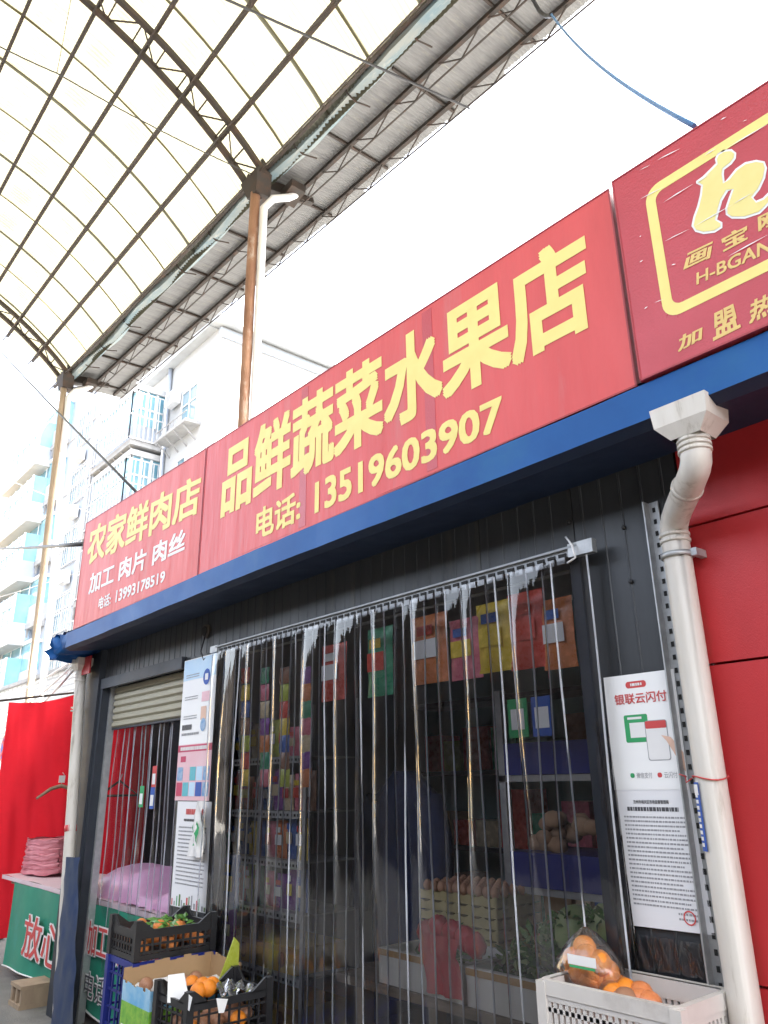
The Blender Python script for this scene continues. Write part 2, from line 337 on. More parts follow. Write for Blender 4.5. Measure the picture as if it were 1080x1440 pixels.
def text(body, quad, matname, parent, bold=0.02, name='lettering', off=(0, -.004, 0), shear=0.0, space=1.0, fontscale=1.0):
    cu = bpy.data.curves.new('t', 'FONT'); cu.body = body; cu.size = 1; cu.resolution_u = 3; cu.shear = shear; cu.space_character = space
    ob = bpy.data.objects.new('t', cu); C.objects.link(ob)
    dg = bpy.context.evaluated_depsgraph_get(); me = bpy.data.meshes.new_from_object(ob.evaluated_get(dg))
    vs = [v.co.copy() for v in me.vertices]; fs = [list(p.vertices) for p in me.polygons]
    bpy.data.objects.remove(ob); bpy.data.curves.remove(cu); bpy.data.meshes.remove(me)
    if not vs: return None
    x0 = min(v.x for v in vs); x1 = max(v.x for v in vs); y0 = min(v.y for v in vs); y1 = max(v.y for v in vs)
    x0 -= bold; x1 += bold; y0 -= bold; y1 += bold
    b = MB(); sh_ = [(0, 0)]+([(bold*a_, bold*.8*b_) for a_ in (-1, 0, 1) for b_ in (-1, 0, 1) if a_ or b_] if bold > 0 else [])
    for i, (sx, sy) in enumerate(sh_):
        b.add([bil(quad, (v.x+sx-x0)/(x1-x0), (v.y+sy-y0)/max(1e-6, y1-y0))+Vector(off)+Vector((0, -.00008*i, 0)) for v in vs], fs)
    return b.build(name, matname, parent)
def rectq(x0, x1, z0, z1, y): return [Vector((x0,y,z0)), Vector((x1,y,z0)), Vector((x1,y,z1)), Vector((x0,y,z1))]
def flat(quad, th, name, matname, parent):       # thin board whose front is quad (facing -y)
    return MB().prism([quad[0], quad[1], quad[2], quad[3]], (0, th, 0)).build(name, matname, parent)

# ------------------------------------------------------------------ setting
W = 2.335            # plane of the shop front
S = 2.0              # plane of the sign boards
g = MB(); g.grid(40, 40, lambda u, v: (-260+520*u, -260+520*v, 0))
tag(g.build('ground', 'asphalt'), kind='structure')

# ------------------------------------------------------------------ market canopy
KX = -7.89; TR = [-16.02, -7.89, 0.24, 8.37]          # truss stations
def ez(x): return 9.92-.0424*(x-KX)                   # eaves height falls towards the near end
RAD = 6.5; A0 = R(45); YC = 4.40-RAD*math.sin(A0)
def arch(x, a, dr=0.0):                               # a: 0 at the shop side eave, 1 at the far eave
    t = A0-2*A0*a; zc = ez(x)-RAD*math.cos(A0)
    return Vector((x, YC+(RAD+dr)*math.sin(t), zc+(RAD+dr)*math.cos(t)))
can = thing('market_canopy', (-3, YC, 0), 'arched cream translucent canopy on dark steel trusses above the street', 'canopy')
XL, XR = -16.75, 11.0
n = int((XR-XL)/.95)
for i in range(n):
    x0 = XL+i*.95; wd = 1.005; dz = .012*(i % 2)
    b = MB()
    def fn(u, v, x0=x0, dz=dz):
        ph = 2*math.pi*u*wd/.075
        p = arch(x0+u*wd, v*1.03-.02, .09+dz+.009*math.cos(ph)+random.uniform(-.004, .004)); return p
    b.grid(56, 22, fn); b.build('roof_sheet', 'grp', can)
ARC = 2*A0*RAD
npur = 15
for i in range(npur):
    a = i/(npur-1)
    b = MB(); t = A0-2*A0*a
    nr = Vector((0, math.sin(t), math.cos(t)))
    for lo_, hi_ in zip([XL-.15]+TR[1:], TR[1:]+[XR]):
        p0 = arch(lo_, a, .055); p1 = arch(hi_, a, .055)
        b.bar(p0, p1, .042, .045)
        q0 = arch(lo_, a, -.10); q1 = arch(hi_, a, -.10)
        b.bar(q0, q1, .018)
        m = int((hi_-lo_)/.32)
        for k in range(m):
            e0 = lerp(p0, p1, k/m); e1 = lerp(p0, p1, (k+1)/m); mid = lerp(q0, q1, (k+.5)/m)
            b.bar(e0, mid, .010); b.bar(mid, e1, .010)
    b.build('purlin', 'steel', can)
for x in TR:
    b = MB(); N_ = 26
    for dx in (-.2, .2):
        for k in range(N_):
            b.bar(arch(x+dx, k/N_, -.03), arch(x+dx, (k+1)/N_, -.03), .07, .075)
    for k in range(N_):
        b.bar(arch(x-.2, k/N_, -.03), arch(x+.2, k/N_, -.03), .018)
        b.bar(arch(x+(-.2 if k % 2 else .2), k/N_, -.03), arch(x+(.2 if k % 2 else -.2), (k+1)/N_, -.03), .018)
    b.build('truss', 'steel', can)
# gutter along the shop side, slightly bent
b = MB()
def gut(u, v):
    x = lerp(-16.9, 11, u); pr = [(4.47, .14), (4.49, .10), (4.50, -.04), (4.60, -.06), (4.66, -.02), (4.67, .10)]
    k = v*5; i = min(4, int(k)); f = k-i; y = lerp(pr[i][0], pr[i+1][0], f); z = lerp(pr[i][1], pr[i+1][1], f)
    return (x, y+.03*math.sin(x*1.7)+random.uniform(-.008, .008), ez(x)+z+.02*math.sin(x*2.9))
b.grid(110, 5, gut); b.smooth = [False]*len(b.smooth); b.build('gutter', 'guttermetal', can)
# small hangers at the gutter
for i in range(22):
    x = -16.3+i*1.15+random.uniform(-.2, .2)
    MB().tube([(x, 4.46, ez(x)+.18), (x, 4.48, ez(x)-.0), (x+.03, 4.6, ez(x)-.09), (x+.04, 4.83, ez(x)-.03)], .012, 5).build('gutter_hanger', 'steel', can)
# grey corrugated lean roof beyond the gutter
for i in range(29):
    x0 = -16.55+i*.93; b = MB(); wd = 1.0
    def fn(u, v, x0=x0, i=i):
        ph = 2*math.pi*u*wd/.05; x = x0+u*wd
        return (x, lerp(4.62, 5.84+(.05 if i % 3 == 0 else 0), v)+random.uniform(-.006, .006), ez(x)+.06+.05*v+.008*(i % 2)+.008*math.cos(ph))
    b.grid(80, 3, fn); b.build('eaves_sheet', 'strip', can)
for yy in (5.06, 5.63):
    b = MB(); zz = .0+.05*(yy-4.8)
    b.bar((-16.35, yy, ez(-16.35)+zz), (XR, yy, ez(XR)+zz), .055, .06)
    b.bar((-16.0, yy+.01, ez(-16)+zz-.26), (XR, yy+.01, ez(XR)+zz-.26), .016)
    k = -16.0
    while k < XR-.8:
        b.bar((k, yy, ez(k)+zz), (k+.4, yy+.01, ez(k)+zz-.27), .014); b.bar((k+.4, yy+.01, ez(k)+zz-.27), (k+.8, yy, ez(k)+zz), .014); k += .8
    b.build('eaves_beam', 'steel', can)
x = -16.0
while x < XR:
    MB().bar((x, 4.70, ez(x)+.03), (x, 5.78, ez(x)+.075), .03, .04).build('eaves_rafter', 'steel', can); x += 1.35
def pole(x, lean, matn, label, r):
    top = Vector((x, 4.40, ez(x)-.05)); base = Vector((x+lean, 4.40, 0))
    p = thing('support_pole', base, label, 'pole', 'poles carrying the canopy')
    k = 14
    MB().tube([lerp(base, top, i/k)+Vector((random.uniform(-.008, .008), 0, 0)) for i in range(k+1)], r, 12).build('post', matn, p)
    b = MB(); b.prism([top+Vector((-.24, -.12, .02)), top+Vector((.24, -.12, .02)), top+Vector((.12, -.06, -.3)), top+Vector((-.12, -.06, -.3))], (0, .24, 0))
    b.bar(top+Vector((0, .1, -.02)), top+Vector((.05, .95, .14)), .1, .16); b.bar(top+Vector((0, .05, -.3)), top+Vector((.05, .8, .06)), .05)
    b.bar(top+Vector((-.2, 0, -.02)), top+Vector((-.2, 0, .25)), .06); b.bar(top+Vector((.2, 0, -.02)), top+Vector((.2, 0, .25)), .06)
    b.build('bracket', 'steel', p)
    d = MB(); d.tube([top+Vector((.28, .55, -.12)), top+Vector((.24, .42, -.24)), top+Vector((.17, .2, -.34)), top+Vector((.1, .09, -.52)), Vector((base.x+.1, 4.49, 4.0)), Vector((base.x+.1, 4.49, .05))], .055, 12)
    d.build('drain_pipe', 'white', p)
    e = MB(); e.prism([top+Vector((.1, .36, -.24)), top+Vector((.4, .36, -.16)), top+Vector((.4, .36, -.04)), top+Vector((.1, .36, -.04))], (0, .24, 0)); e.build('drain_box', 'steel', p)
pole(KX, 0.0, 'rust', 'rusty brown pole rising behind the fruit shop sign with white drain', .072)
pole(-16.02, .9, 'tanpole', 'tan weathered leaning pole left of the shop in front of the flats', .066)

# ------------------------------------------------------------------ shop fronts
shop = thing('vegetable_shop', (-3.9, W, 0), 'dark grey metal clad shop front with shutter door and clear curtain', 'shop')
# cladding panels with raised ribs; openings stay open
def panel(x0, x1, z0, z1, y=W, seam=True):
    b = MB(); b.box((x0+.002, y, z0), (x1-.002, y+.05, z1)); o = b.build('cladding_panel', 'clad', shop)
    r = MB(); k = x0+.045
    while k < x1-.02:
        r.prism([(k-.005, y, z0), (k-.002, y-.003, z0), (k+.002, y-.003, z0), (k+.005, y, z0)], (0, 0, z1-z0)); k += .0835
    r.build('rib', 'clad', o)
xs = [-6.53, -5.6, -4.72, -3.84, -2.96, -2.1, -1.62]
for a, b_ in zip(xs[:-1], xs[1:]): panel(a, b_, 2.36, 2.80)
panel(-1.62, -1.185, 0, 2.80)
panel(-4.78, -4.30, 0, 2.36)
# screws and a cable hole
for px, py in ((878, 742), (888, 818), (800, 735), (955, 735)):
    p = HY(px, py, W); MB().ball(p+Vector((0, -.004, 0)), .009, 8, 5).build('screw', 'black', shop)
p = HY(292, 888, W)
b = MB(); b.tube([p+Vector((0, -.004, 0)), p+Vector((0, -.02, 0))], .045, 16); b.build('cable_hole', 'clad_rib', shop)
MB().tube([p+Vector((0, -.021, 0)), p+Vector((0, -.026, 0))], .032, 14).build('hole_core', 'slot', shop)
MB().tube([p+Vector((.01, -.02, -.03)), p+Vector((-.02, -.03, -.13)), p+Vector((.03, -.03, -.19)), p+Vector((.1, -.02, -.16))], .005, 6).build('hole_wire', 'black', shop)
# door frame, corner post
MB().box((-6.205, W-.03, 0), (-6.16, W+.04, 2.36)).build('door_jamb', 'frame', shop)
MB().box((-6.155, W+.03, 0), (-6.125, W+.08, 2.33)).build('shutter_guide', 'galv', shop)
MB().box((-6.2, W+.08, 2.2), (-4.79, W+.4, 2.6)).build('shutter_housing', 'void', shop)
MB().box((-6.20, W-.035, 2.29), (-4.78, W-.002, 2.37)).build('door_lintel', 'frame', shop)
b = MB(); b.box((-6.53, W-.05, 0), (-6.21, W+.05, 2.76)); b.build('corner_post', 'frame', shop)
# ragged blue film round the foot of the post
b = MB()
fa_ = HY(72, 1425, W-.19); fb_ = HY(94, 1425, W-.19); fc_ = HY(93, 1205, W-.19); fd_ = HY(101, 1205, W-.19)
def fl(u, v):
    z = v*fc_.z; w0 = lerp(fa_.x, fc_.x, v); w1 = lerp(fb_.x, fd_.x, v)
    return (lerp(w0, w1, u)+.006*math.sin(z*11+1)*(1-u)+random.uniform(-.003, .003), W-.185+.05*u*u+.004*math.sin(z*17+u*7)+random.uniform(-.004, .004), z)
b.grid(8, 22, fl); b.build('post_film', 'postblue', shop)
MB().box((-4.345, W-.02, 0), (-4.30, W+.1, 2.36)).build('opening_jamb', 'frame', shop)
MB().box((-1.645, W-.015, 0), (-1.60, W+.1, 2.36)).build('opening_jamb', 'frame', shop)
# interior: dark room behind the curtain
ib = MB(); ib.box((-7.6, 4.55, 0), (-.2, 4.65, 2.78)); ib.build('back_wall', 'tealint', shop)
MB().box((-4.85, W+.12, 0), (-4.79, 4.55, 2.78)).build('partition', 'inwall', shop)
MB().box((-1.3, W+.06, 0), (-1.2, 4.55, 2.78)).build('side_wall', 'inwall', shop)
MB().box((-7.6, W+.06, 2.79), (-.2, 4.65, 2.86)).build('roof_slab', 'inwall', shop)
# blue gutter beam under the signs with crumpled left end
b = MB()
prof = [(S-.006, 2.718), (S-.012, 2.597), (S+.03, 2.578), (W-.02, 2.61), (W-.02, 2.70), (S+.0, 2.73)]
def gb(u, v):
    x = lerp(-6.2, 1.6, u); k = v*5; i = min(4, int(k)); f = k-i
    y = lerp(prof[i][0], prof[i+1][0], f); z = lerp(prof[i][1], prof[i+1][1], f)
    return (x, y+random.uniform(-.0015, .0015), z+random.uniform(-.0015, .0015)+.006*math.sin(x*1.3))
b.grid(60, 5, gb); b.smooth = [False]*len(b.smooth); b.mi = [0 if (i//60) in (0,) else 1 for i in range(len(b.f))]; b.build('eaves_gutter', ['blue', 'blue_shaded'], shop)
b = MB()
def gc(u, v):
    x = lerp(-6.2, -6.56, u); k = v*5; i = min(4, int(k)); f = k-i
    y = lerp(prof[i][0], prof[i+1][0], f); z = lerp(prof[i][1], prof[i+1][1], f); cr = u*.045
    return (x+cr*math.sin(v*17), y+cr*math.sin(u*13+v*21), z-.03*u+cr*math.cos(u*17+v*9))
b.grid(10, 10, gc); b.build('crumpled_gutter_end', 'blue', shop)
flat(rectq(-6.5, -6.25, 2.42, 2.56, W-.12), .01, 'red_flap', 'redwall', shop)

# roller shutter in the left doorway
sh = thing('roller_shutter', (-5.46, W+.08, 2.0), 'cream roller shutter rolled up above the left doorway', 'shutter')
for i in range(6):
    z = 2.30-i*.052; b = MB()
    b.prism([(-6.09, W+.06, z), (-6.09, W+.045, z-.012), (-6.09, W+.045, z-.038), (-6.09, W+.06, z-.05), (-6.09, W+.075, z-.05), (-6.09, W+.075, z)], (1.29, 0, 0))
    b.build('slat', 'shutter', sh)
MB().box((-6.09, W+.05, 1.975), (-4.80, W+.08, 1.987)).build('bottom_rail', 'frame', sh)

# neighbouring red shop
red = thing('red_panelled_shop', (.2, W, 0), 'red panelled neighbouring shop wall right of the drainpipe', 'shop')
zs = [0, .62, 1.06, 1.88, 2.28, 2.80]
zs = [0, HY(1045, 1382, W).z, HY(1040, 930, W).z, HY(1040, 724, W).z, 2.80]
for a, b_ in zip(zs[:-1], zs[1:]):
    for x0, x1 in ((-1.175, .3), (.3, 1.7)):
        MB().box((x0+.002, W-.012, a+.004), (x1-.002, W+.04, b_-.004)).build('wall_panel', 'redwall', red)
MB().box((-1.18, W+.042, 0), (1.7, W+.1, 2.8)).build('backing', 'slot', red)

# ------------------------------------------------------------------ sign boards
def topz(x):
    pts = [(-6.1, 3.60), (-4.04, 3.545), (-1.08, 3.496), (-.55, 3.484), (1.6, 3.44)]
    for (a, za), (b_, zb) in zip(pts[:-1], pts[1:]):
        if a <= x <= b_: return lerp(za, zb, (x-a)/(b_-a))
    return pts[0][1] if x < -6 else pts[-1][1]
def board(name, x0, x1, y, matn, label, th=.16):
    t = thing(name, ((x0+x1)/2, y, 2.72), label, 'sign')
    b = MB(); n_ = 8
    b.grid(n_, 4, lambda u, v: (lerp(x0, x1, u), y, lerp(2.722, topz(lerp(x0, x1, u)), v))); b.build('face', matn, t)
    b = MB()
    b.prism([(x0, y+.006, 2.722), (x1, y+.006, 2.722), (x1, y+.006, topz(x1)-.002), (x0, y+.006, topz(x0)-.002)], (0, th, 0)); b.build('casing', 'signframe', t)
    e = .006
    b = MB(); b.bar((x0, y+.004, topz(x0)), (x1, y+.004, topz(x1)), .012, e); b.bar((x0, y+.004, 2.722), (x1, y+.004, 2.722), .012, e)
    b.bar((x0+.002, y+.004, 2.722), (x0+.002, y+.004, topz(x0)), e, .012); b.bar((x1-.002, y+.004, 2.722), (x1-.002, y+.004, topz(x1)), e, .012)
    b.build('rim', 'signframe', t)
    return t
s1 = board('butcher_sign', -6.10, -4.035, S, 'sign1', 'red sign with yellow and white lettering above the shutter door')
s2 = board('fruit_shop_sign', -4.025, -1.10, S, 'sign2', 'long red sign with large yellow lettering and phone number above curtain')
s3 = board('franchise_sign', -1.075, 1.55, S-.02, 'sign3', 'darker red glossy sign with cream letter in yellow border at right')
def q(bl, br, tr, tl, y=S): return [HY(*bl, y), HY(*br, y), HY(*tr, y), HY(*tl, y)]
def boxq(bl, br, tr, tl, y=S):    # straighten to a true upright block: average the measured corners
    a = q(bl, br, tr, tl, y); x0 = (a[0].x+a[3].x)/2; x1 = (a[1].x+a[2].x)/2
    return [Vector((x0, y, a[0].z)), Vector((x1, y, a[1].z)), Vector((x1, y, a[2].z)), Vector((x0, y, a[3].z))]
o = (0, -.0015, 0)
text('农家鲜肉店', boxq((121, 797), (279, 723), (285, 663), (127, 742)), 'yellow', s1, .03, off=o)
text('加工 肉片 肉丝', boxq((124, 837), (260, 775), (262, 742), (128, 807)), 'white', s1, .03, off=o)
def split2(w1, w2, quad, f0, f1, mn, par):
    text(w1, [quad[0], bil(quad, f0, 0), bil(quad, f0, 1), quad[3]], mn, par, .03, off=o); text(w2, [bil(quad, f1, 0), quad[1], quad[2], bil(quad, f1, 1)], mn, par, .03, off=o)
split2('电话:', '13993178519', boxq((138, 858), (232, 818), (233, 802), (140, 840)), .21, .29, 'white', s1)
text('品鲜蔬菜水果店', boxq((309, 731), (830, 464), (828, 308), (317, 630)), 'yellow', s2, .034, off=o)
split2('电话:', '13519603907', boxq((360, 761), (704, 604), (711, 553), (361, 717)), .24, .31, 'yellow', s2)
# vertical film joints on the long sign
for px in (428, 606):
    p = HY(px, 600, S); MB().box((p.x-.03, S-.0012, 2.74), (p.x+.03, S-.0004, topz(p.x)-.02)).build('film_joint', 'sign3', s2)
# franchise sign: rounded border, logo letter, lettering
y3 = S-.0202
bx0 = HY(909, 290, y3).x; bz1 = HY(1070, 165, y3).z+.0; bz0 = HY(945, 447, y3).z; bx1 = bx0+1.35
def rrect(x0, x1, z0, z1, r, y, k=6):
    pts = []
    for cx, cz, a0 in ((x1-r, z1-r, 0), (x0+r, z1-r, 90), (x0+r, z0+r, 180), (x1-r, z0+r, 270)):
        for i in range(k+1):
            a = R(a0+90*i/k); pts.append(Vector((cx+r*math.cos(a), y, cz+r*math.sin(a))))
    return pts
po = rrect(bx0, bx1, bz0, bz1, .055, y3-.001); pi = rrect(bx0+.034, bx1-.034, bz0+.036, bz1-.036, .03, y3-.001)
b = MB(); m = len(po); b.add(po+pi, [[i, (i+1) % m, m+(i+1) % m, m+i] for i in range(m)]); b.build('border', 'yellow', s3)
def Z3(x, y): return HY(900+x/3.79, 140+y/3.79, y3)
hp = [(400,318),(412,290),(445,268),(490,265),(514,285),(512,315),(490,345),(450,375),(448,400),(452,440),(470,420),(510,370),(560,335),(620,322),(665,330),(678,365),(668,420),(640,480),(605,525),(620,540),(655,525),(690,490),(715,470),(718,500),(690,560),(640,610),(560,636),(490,636),(458,615),(455,580),(475,520),(490,480),(470,490),(440,540),(425,590),(412,640),(440,655),(440,685),(400,710),(340,718),(295,705),(275,675),(285,625),(305,570),(320,510),(326,460),(300,448),(300,435),(335,410),(375,370),(405,340)]
cc = Vector((480, 480))
def inset(poly, d):
    n_ = len(poly); out = []
    for i in range(n_):
        a = Vector(poly[i-1]); p_ = Vector(poly[i]); c_ = Vector(poly[(i+1) % n_]); t = (c_-a).normalized(); out.append(p_+Vector((-t.y, t.x))*d)
    return out
def ngon(pts2, yoff, name, mn):
    import mathutils
    v3 = [Z3(p[0], p[1])+Vector((0, yoff, 0)) for p in pts2]
    tri = mathutils.geometry.tessellate_polygon([[Vector((p[0], p[1], 0)) for p in pts2]])
    MB().add(v3, [list(t) for t in tri]).build(name, mn, s3)
ngon(hp, -.001, 'logo_outline', 'white'); ngon(inset(hp, 12), -.002, 'logo_letter', 'cream')
for ch, qd in (('画', ((230, 915), (375, 845), (390, 755), (255, 820))), ('宝', ((445, 815), (575, 745), (575, 660), (430, 735))), ('刚', ((632, 705), (760, 650), (760, 560), (628, 625)))):
    text(ch, [Z3(*c) for c in qd], 'gold', s3, .03, off=(0, -.001, 0))
text('H-BGANG', [Z3(*c) for c in ((302, 990), (790, 770), (790, 690), (302, 925))], 'gold', s3, .02, off=(0, -.001, 0))
for ch, qd in (('加', ((203, 1350), (330, 1280), (335, 1205), (208, 1265))), ('盟', ((390, 1290), (540, 1215), (505, 1085), (390, 1140))), ('热', ((582, 1200), (715, 1140), (715, 1020), (590, 1075))), ('线', ((770, 1120), (900, 1055), (900, 940), (770, 1000)))):
    text(ch, [Z3(*c) for c in qd], 'gold', s3, .03, off=(0, -.001, 0))
sc = [((0,535),(135,465)),((125,552),(290,450)),((465,262),(690,130)),((130,760),(270,690)),((290,680),(500,560)),((470,840),(690,720)),((0,380),(60,350)),((95,325),(220,262)),((170,885),(195,878)),((430,112),(465,95)),((80,1085),(130,1066)),((25,1118),(45,1105)),((345,302),(410,262)),((550,120),(575,110)),((0,735),(10,728)),((300,450),(375,400)),((0,870),(20,858)),((500,560),(600,500))]
for a, c_ in sc:  # white slivers: painted reflections on wrinkles of the glossy film
    p0 = Z3(*a)+Vector((0, -.0035, 0)); p1 = Z3(*c_)+Vector((0, -.0035, 0)); wd = random.uniform(.001, .0035)
    MB().add([p0, lerp(p0, p1, .5)+Vector((0, 0, -wd/2)), p1, lerp(p0, p1, .45)+Vector((0, 0, wd/2+.001))], [(0, 1, 2, 3)]).build('film_glint', 'white', s3)

# ------------------------------------------------------------------ drainpipes
def ring(b, c, r, h=.012): b.tube([Vector(c)-Vector((0, 0, h/2)), Vector(c)+Vector((0, 0, h/2))], r, 18)
def downpipe(hc, wx, wy, hh, px_, py_, kink, r, zb, label, matp='pipe'):
    t = thing('downpipe', (px_, py_, 0), label, 'drainpipe')
    x, y, z = hc            # bottom centre of the hopper
    b = MB()
    def lv(w_, d_, zz): return [(x-w_, y-d_, zz), (x+w_, y-d_, zz), (x+w_, y+d_, zz), (x-w_, y+d_, zz)]
    L_ = [lv(r*1.05, r*1.05, z), lv(wx, wy, z+hh*.42), lv(wx*1.06, wy*1.06, z+hh)]
    for a, c_ in zip(L_[:-1], L_[1:]):
        b.add(a+c_, [(0, 1, 5, 4), (1, 2, 6, 5), (2, 3, 7, 6), (3, 0, 4, 7)])
    b.add(L_[-1], [(0, 1, 2, 3)]); b.build('hopper', 'hopper' if r > .05 else matp, t)
    p = MB()
    if kink:
        pts = [(x, y, z+.02), (x, y, z-.05), (x-.004, y+.004, z-.068), (x-.02, y+.02, z-.085), (x-.055, y+.055, z-.10), (px_+.06, py_-.06, z-.128), (px_+.025, py_-.025, z-.145), (px_+.006, py_-.006, z-.165), (px_, py_, z-.19), (px_, py_, zb)]
    else:
        pts = [(x, y, z+.03), (x, y, z-.1), (x+.012, y, z-.13), (x+.03, y, z-.25), (px_+.36, py_, zb)]
    p.tube(pts, r, 20, cap=False); p.build('pipe', matp, t)
    rr = r*1.10
    def col(c_, h=.010): k = MB(); ring(k, c_, rr, h); k.build('collar', matp, t)
    for zz in ((z-.006, z-.022, z-.038) if kink else (z-.03, z-.05, z-.08)): col((x, y, zz))
    if kink:
        k = MB(); k.tube([(lerp(x, px_, .36), lerp(y, py_, .36), z-.103), (lerp(x, px_, .41), lerp(y, py_, .41), z-.108)], rr, 18); k.build('collar', matp, t)
    for zz in ((z-.195, z-.215) if kink else (z-.295, z-.32)): col((px_, py_, zz))
    return t
pr = HY(985, 1000, W-.065)
hb = HY(968, 600, W-.17)
dp = downpipe((-.965, 2.035, 2.495), .083, .066, .105, -1.19, W-.066, True, .044, 0.02, 'beige downpipe with blue-stained hopper between dark wall and red wall')
b = MB(); zc = HY(955, 782, W-.06).z
b.tube([(-1.19, W-.066, zc-.008), (-1.19, W-.066, zc+.008)], .052, 20); b.box((-1.26, W-.02, zc-.01), (-1.245, W-.002, zc+.01)); b.box((-1.14, W-.075, zc-.012), (-1.12, W-.01, zc+.012)); b.build('pipe_clamp', 'galv', dp)
zt = HY(985, 1094, W-.1).z
tie = thing('red_wire_tie', (-1.19, W-.066, zt), 'red wire tied round the beige downpipe above blue label', 'wire')
b = MB(); b.tube([(-1.19+.05*math.cos(a_), W-.066+.05*math.sin(a_), zt+.006*math.sin(a_*2)) for a_ in [R(k*20) for k in range(19)]], .0022, 5); b.build('loop', 'inkred', tie)
b = MB(); b.tube([(-1.24, W-.08, zt), (-1.255, W-.09, zt-.012), (-1.262, W-.08, zt+.008), (-1.25, W-.095, zt+.004), (-1.285, W-.07, zt+.012)], .0022, 5); b.build('knot', 'inkred', tie)
lbt = HY(987, 1100, W-.11).z; lbb = HY(1000, 1198, W-.11).z
bl = thing('blue_label', (-1.235, W-.09, lbb), 'narrow blue upright label stuck to the beige downpipe', 'label')
b = MB(); b.grid(6, 1, lambda u, v: (-1.19+.0485*math.cos(R(lerp(208, 250, u))), W-.066+.0485*math.sin(R(lerp(208, 250, u))), lerp(lbb, lbt, v))); b.build('strip', 'inkblue', bl)
b = MB(); b.grid(4, 1, lambda u, v: (-1.19+.0495*math.cos(R(lerp(212, 246, u))), W-.066+.0495*math.sin(R(lerp(212, 246, u))), lerp(lbt-.035, lbt-.006, v))); b.build('white_end', 'white', bl)
for i in range(9):
    zz = lbb+.012+i*.0165
    b = MB(); b.grid(3, 1, lambda u, v: (-1.19+.0495*math.cos(R(lerp(220, 240, u))), W-.066+.0495*math.sin(R(lerp(220, 240, u))), zz+.010*v)); b.build('printed_mark', 'white', bl)
hl = HY(125, 935, W-.15)
dl = downpipe((-6.46, W-.11, 2.46), .08, .06, .10, -6.46, W-.11, False, .042, 0.02, 'cream downpipe with red band at the left corner of the shop')
zc = HY(95, 1165, W-.11).z; b = MB(); b.tube([(-6.46+.03+.33*(2.21-zc)/2.19, W-.11, zc-.02), (-6.46+.023+.33*(2.21-zc)/2.19, W-.11, zc+.025)], .0445, 18); b.build('red_band', 'inkred', dl)
# punched steel angle beside the pipe
an = thing('punched_angle', (-1.285, W-.02, 0), 'grey punched steel angle bar standing beside the beige downpipe', 'steel bar')
zt = HY(915, 706, W-.02).z
b = MB(); b.box((-1.302, W-.012, 0), (-1.262, W-.006, zt)); b.box((-1.302, W-.045, 0), (-1.297, W-.012, zt)); b.build('bar', 'galv', an)
k = .15
mesh_slot = None
while k < zt-.02:
    if mesh_slot is None:
        b = MB(); b.box((-1.284, W-.0145, k), (-1.274, W-.0122, k+.016)); so_ = b.build('slot', 'slot', an); mesh_slot = so_.data; c0 = WL[so_.name]
    else:
        place('slot', mesh_slot, (c0.x, c0.y, k), an)
    k += .042

# ------------------------------------------------------------------ posters
def bars(parent, x0, x1, z0, z1, rows, y, mn='inkgrey', h=.45, rag=.25, name='text_line'):
    for i in range(rows):
        z = lerp(z1, z0, (i+.5)/rows); b = MB(); x = x0; hh = (z1-z0)/rows*h/2; end = x1-(random.random()*rag*(x1-x0) if i % 4 == 3 else 0)
        while x < end:
            wdt = random.uniform(.004, .012); b.add([(x, y, z-hh), (min(x+wdt, end), y, z-hh), (min(x+wdt, end), y, z+hh), (x, y, z+hh)], [(0, 1, 2, 3)]); x += wdt+random.uniform(.0015, .003)
        b.build(name, mn, parent)
def rect(parent, x0, x1, z0, z1, y, mn, name):
    return MB().add([(x0, y, z0), (x1, y, z0), (x1, y, z1), (x0, y, z1)], [(0, 1, 2, 3)]).build(name, mn, parent)
yp = W-.012
P1 = thing('payment_poster', (-1.425, yp, 1.52), 'white poster with red heading, green card and hand holding phone', 'poster')
b = MB(); b.grid(4, 6, lambda u, v: (lerp(-1.555, -1.29, u)+.004*v, yp-.004, lerp(1.52, 1.885, v))); b.build('sheet', 'paper', P1)
def A(u, v): return (lerp(-1.555, -1.29, u), lerp(1.52, 1.885, v))
yq = yp-.0045
def ar(u0, u1, v0, v1, mn, name, dy=0, rounded=0):
    x0, z0 = A(u0, v0); x1, z1 = A(u1, v1)
    if rounded:
        pts = rrect(x0, x1, z0, z1, rounded, yq+dy*.4, 4); MB().add(pts, [list(range(len(pts)))]).build(name, mn, P1)
    else: rect(P1, x0, x1, z0, z1, yq+dy*.4, mn, name)
ar(.33, .62, .875, .935, 'inkred', 'red_badge', 0, .01); bars(P1, A(.4, 0)[0], A(.56, 0)[0], A(0, .89)[1], A(0, .92)[1], 1, yq-.001, 'white', .8, 0, 'badge_print')
def aq(u0, u1, v0, v1): x0, z0 = A(u0, v0); x1, z1 = A(u1, v1); return rectq(x0, x1, z0, z1, yq-.001)
text('银联云闪付', aq(.15, .88, .735, .83), 'inkred', P1, .015, off=(0, 0, 0))
ar(.25, .58, .40, .64, 'inkgreen', 'green_card', 0, .006); ar(.32, .53, .44, .57, 'white', 'card_panel', -.001); ar(.3, .5, .60, .62, 'white', 'card_heading', -.001)
ar(.53, .83, .24, .58, 'inkgrey', 'phone_edge', -.001, .008); ar(.54, .82, .246, .574, 'white', 'phone_screen', -.002, .008); ar(.54, .82, .51, .574, 'inkred', 'phone_banner', -.003, .004)
x0, z0 = A(.75, .44)
MB().add([(A(.74, .45)[0], yq-.002, A(.74, .45)[1]), (A(.80, .38)[0], yq-.002, A(.8, .40)[1]), (A(.995, .10)[0], yq-.002, A(.9, .14)[1]), (A(.995, .30)[0], yq-.002, A(.995, .30)[1]), (A(.86, .43)[0], yq-.002, A(.86, .43)[1])], [(0, 1, 2, 3, 4)]).build('printed_hand', 'skin_print', P1)
